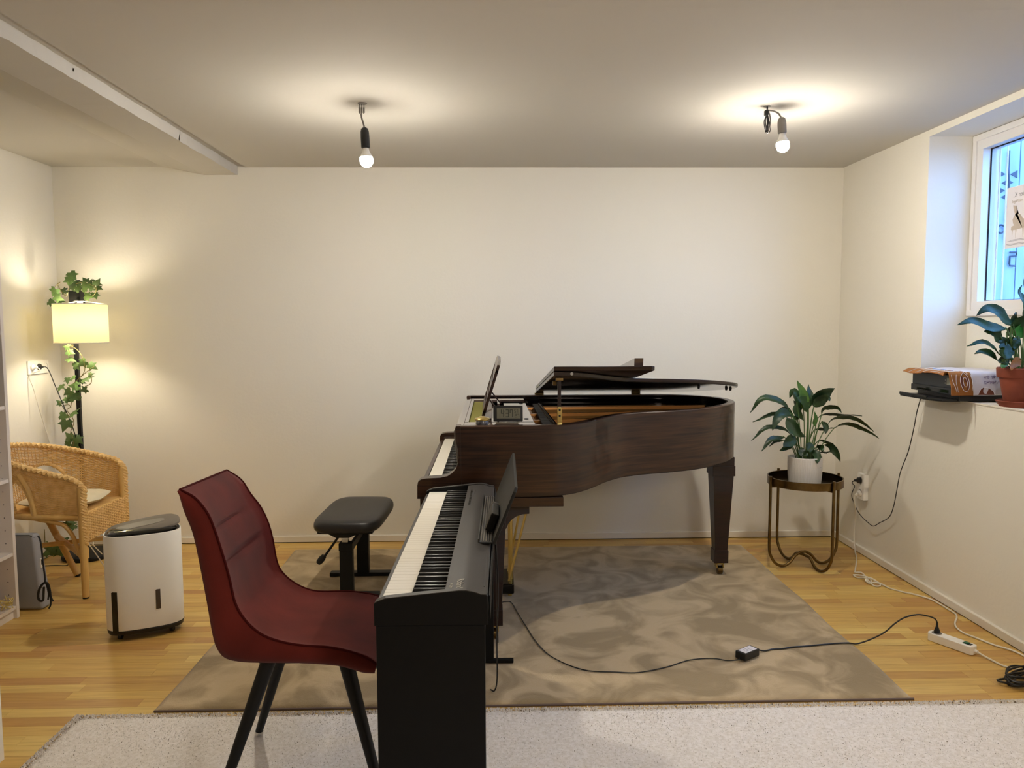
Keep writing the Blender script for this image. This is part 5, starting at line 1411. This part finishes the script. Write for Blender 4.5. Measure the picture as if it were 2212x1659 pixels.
so2 = thing('wall_socket', 'white double wall socket low on the right wall beside the plant stand', 'socket', (2.317, 4.655, 0.4))
def rbox(mb, y0, y1, z0, z1, d0, d1, bevel):
    v = [rw(y, z, d) for d in (d0, d1) for z in (z0, z1) for y in (y0, y1)]
    mb.bev(v, [(0,1,3,2),(4,6,7,5),(0,4,5,1),(2,3,7,6),(0,2,6,4),(1,5,7,3)], bevel); return mb
rbox(MB(), 4.602, 4.690, 0.350, 0.512, 0, 0.030, 0.004).build('cover', whitep, so2)
for z in (0.470, 0.392):
    MB().lathe([(0.024, 0.0305), (0.0215, 0.031), (0.0215, 0.0302), (0.0, 0.0302)], (0, 0, 0), 24, basis(rw(4.646, z, 0), (0, -1, 0), (0, 0, 1), (-1, 0, 0))).build('socket_well', greyp, so2)
c4 = thing('printer_lead', 'thin black cord from the printer looping to the right wall socket', 'cable', (2.29, 4.3, 0.4))
plug(c4, rw(4.650, 0.470, 0.030), (-1, 0.0, 0), blackp)
PC = [(4.719,0.415),(4.752,0.363),(4.737,0.325),(4.658,0.263),(4.56,0.235),(4.475,0.226),(4.407,0.262),(4.301,0.324),(4.256,0.396),(4.227,0.497),(4.196,0.61),(4.124,0.741),(4.078,0.876),(4.057,0.96),(4.03,1.03)]
P_ = [rw(4.650, 0.470, 0.068), rw(4.662, 0.455, 0.075), rw(4.70, 0.435, 0.05)]+[rw(y, z, 0.03) for y, z in PC]+[rw(3.99, 1.072, 0.04), V(2.30, 3.99, 1.082)]
MB().tube(catmull(P_, 6), 0.0026, 7).build('cable', cableb, c4)
c5 = thing('extension_cord', 'white extension cord tied in a knot on the floor along the right wall', 'cable', (2.1, 4.1, 0))
plug(c5, rw(4.640, 0.392, 0.030), (-1, 0, -0.4), whitep)
P_ = [rw(4.640, 0.378, 0.066), rw(4.64, 0.345, 0.07), rw(4.66, 0.29, 0.05), rw(4.689, 0.22, 0.035), rw(4.70, 0.11, 0.034), V(2.272, 4.66, 0.03), V(2.23, 4.55, 0.007), V(2.165, 4.42, 0.005), V(2.11, 4.315, 0.005), V(2.095, 4.28, 0.006)]
KN = [(2.121,4.261,.010),(2.102,4.173,.014),(2.075,4.095,.010),(2.10,4.10,.006),(2.122,4.172,.008),(2.089,4.185,.018),(2.06,4.231,.008),(2.063,4.190,.006),(2.087,4.142,.018),(2.089,4.058,.006),(2.119,4.049,.006),(2.132,4.08,.010),(2.112,4.141,.020),(2.080,4.130,.012),(2.083,4.098,.006),(2.115,4.088,.012),(2.143,4.068,.008),(2.158,4.011,.005)]
P_ += [V(*p) for p in KN]+[V(a, b, 0.005) for a, b in ((2.2,3.952),(2.235,3.92),(2.283,3.845),(2.291,3.784),(2.292,3.70),(2.291,3.64),(2.264,3.585),(2.219,3.525),(2.192,3.468),(2.188,3.405),(2.213,3.343),(2.242,3.269),(2.285,3.207),(2.298,3.12),(2.300,2.95),(2.302,2.8))]
MB().tube(catmull(P_, 6), 0.0043, 8).build('cable', cablew, c5)
ps2 = thing('power_strip', 'white three-way power strip with a green switch on the wood floor', 'power strip', (2.04, 3.24, 0))
sa, sb = V(2.003, 3.352, 0), V(2.097, 3.182, 0); sd = (sb-sa).normalized(); sn = V(-sd.y, sd.x, 0)
sa = sa-sd*0.01
SL = (sb-sa).length; SMx = basis(sa+V(0, 0, 0.001), sd, sn, V(0, 0, 1))
MB().prism([(0, -0.012), (0.008, -0.026), (SL-0.008, -0.026), (SL, -0.014), (SL, 0.014), (SL-0.008, 0.026), (0.008, 0.026), (0, 0.012)], XY, 0, 0.038, 0.004, M=SMx).build('casing', whitep, ps2)
for x in (0.034, 0.080, 0.126):
    MB().lathe([(0.0215, 0.0385), (0.0195, 0.0390), (0.0195, 0.0383), (0.0, 0.0383)], (x, 0, 0), 24, SMx).build('socket_well', greyp if x < 0.05 else whitep, ps2)
MB().box((0.154, -0.011, 0.037), (0.190, 0.011, 0.0395), 0.001, SMx).build('switch_frame', blackp, ps2)
MB().box((0.158, -0.009, 0.039), (0.177, 0.009, 0.044), 0.001, SMx).build('switch', greenled, ps2)
MB().cyl(SMx @ V(SL-0.002, 0, 0.017), SMx @ V(SL+0.012, 0, 0.017), 0.0085, 0.007, 14).build('strain_relief', whitep, ps2)
e0 = SMx @ V(SL+0.010, 0, 0.017); e1 = SMx @ V(SL+0.03, 0, 0.011)
MB().tube(catmull([e0, e1]+[V(a, b, 0.0055) for a, b in ((2.128,3.125),(2.142,3.064),(2.170,3.034),(2.201,3.024),(2.25,3.0),(2.27,2.90))], 6), 0.0043, 8).build('cable', cablew, ps2)
ad = thing('power_adapter', 'black power adapter brick with a white label on the taupe rug', 'adapter', (1.09, 3.16, 0.014))
aM = basis((1.087, 3.163, 0.0165), V(0.82, 0.57, 0).normalized(), V(-0.57, 0.82, 0).normalized(), V(0, 0, 1))
MB().box((-0.050, -0.026, 0.0), (0.050, 0.026, 0.032), 0.004, aM).build('brick', blackp, ad)
MB().box((-0.038, -0.020, 0.0318), (0.040, 0.020, 0.0324), 0, aM).build('rating_label', paper, ad)
m = MB()
for k in range(3): m.box((-0.02, -0.010+k*0.009, 0.0324), (0.015+0.006*(k % 2), -0.008+k*0.009, 0.0326), 0, aM)
m.build('fine_print', inkg, ad)
MB().cyl(aM @ V(0.048, 0, 0.014), aM @ V(0.078, 0.0, 0.010), 0.011, 0.006, 12).build('inlet_plug', blackp, ad)
dc = [aM @ V(-0.049, 0, 0.008), aM @ V(-0.066, -0.004, 0.006)]+[V(a, b, 0.0165) for a, b in ((0.99,3.128),(0.935,3.150),(0.831,3.139),(0.717,3.076),(0.591,3.030),(0.496,3.037),(0.365,3.062),(0.249,3.182),(0.188,3.338),(0.144,3.541),(0.112,3.70),(0.09,3.82),(0.068,3.86),(0.02,3.82),(0.01,3.62))]
dc += [V(0.012, 3.30, 0.04), V(0.006, 3.05, 0.20), V(0.004, 2.95, 0.5), V(0.0, 2.93, 0.70)]
MB().tube(catmull(dc, 6), 0.0024, 7).build('thin_cable', cableb, ad)
AC = [aM @ V(0.074, 0.0, 0.010)]+[V(a, b, 0.017) for a, b in ((1.184,3.218),(1.226,3.234),(1.272,3.238),(1.323,3.253),(1.394,3.262),(1.516,3.283),(1.585,3.287))]+[V(*p) for p in ((1.634,3.301,0.007),(1.697,3.303,0.026),(1.759,3.305,0.056),(1.807,3.307,0.096),(1.854,3.309,0.123),(1.912,3.311,0.134),(1.962,3.317,0.124))]
pp = SMx @ V(0.034, 0, 0.0384)
AC += [pp+V(-0.018, -0.004, 0.070), pp+V(-0.003, -0.001, 0.054), pp+V(0, 0, 0.040)]
MB().tube(catmull(AC, 6), 0.0034, 7).build('mains_cable', cableb, ad)
MB().lathe([(0, 0), (0.013, 0), (0.014, 0.01), (0.010, 0.02), (0.006, 0.03), (0.005, 0.048), (0, 0.048)], (0, 0, 0), 14, basis(pp, (1, 0, 0), (0, 0.6, 0), (0, 0, 1))).build('plug', blackp, ad)
kc = thing('mains_lead', 'black cord hanging behind the digital piano down to the taupe rug', 'cable', (0.0, 2.9, 0.4))
MB().tube(catmull([(-0.014, 2.78, 0.768), (0.0, 2.8, 0.70), (0.012, 2.82, 0.45), (0.006, 2.85, 0.25), (0.006, 2.87, 0.08), (-0.004, 2.88, 0.024), (-0.02, 2.9, 0.0175)], 6), 0.0028, 7).build('cable', cableb, kc)
co = thing('cable_coil', 'tangled coil of black cable on the floor at the right edge', 'cable', (2.14, 2.93, 0))
rc_ = random.Random(3)
for k in range(7):
    cx0, cy0, ra, rb, an = 2.14+rc_.uniform(-0.02, 0.02), 2.925+rc_.uniform(-0.015, 0.015), rc_.uniform(0.075, 0.11), rc_.uniform(0.025, 0.05), R(rc_.uniform(-20, 60))
    pts = []
    for t in range(24):
        a = 2*PI*t/24; x, y = ra*math.cos(a), rb*math.sin(a)
        pts.append((cx0+x*math.cos(an)-y*math.sin(an), cy0+x*math.sin(an)+y*math.cos(an), 0.005+0.006*k*0.75+0.006*math.sin(a*2+k)*0.5+0.003))
    MB().tube(pts, 0.0042, 7, closed=True).build('loop', cableb, co)
MB().box((2.16, 2.895, 0.03), (2.205, 2.95, 0.062), 0.006).build('plug_block', blackp, co)
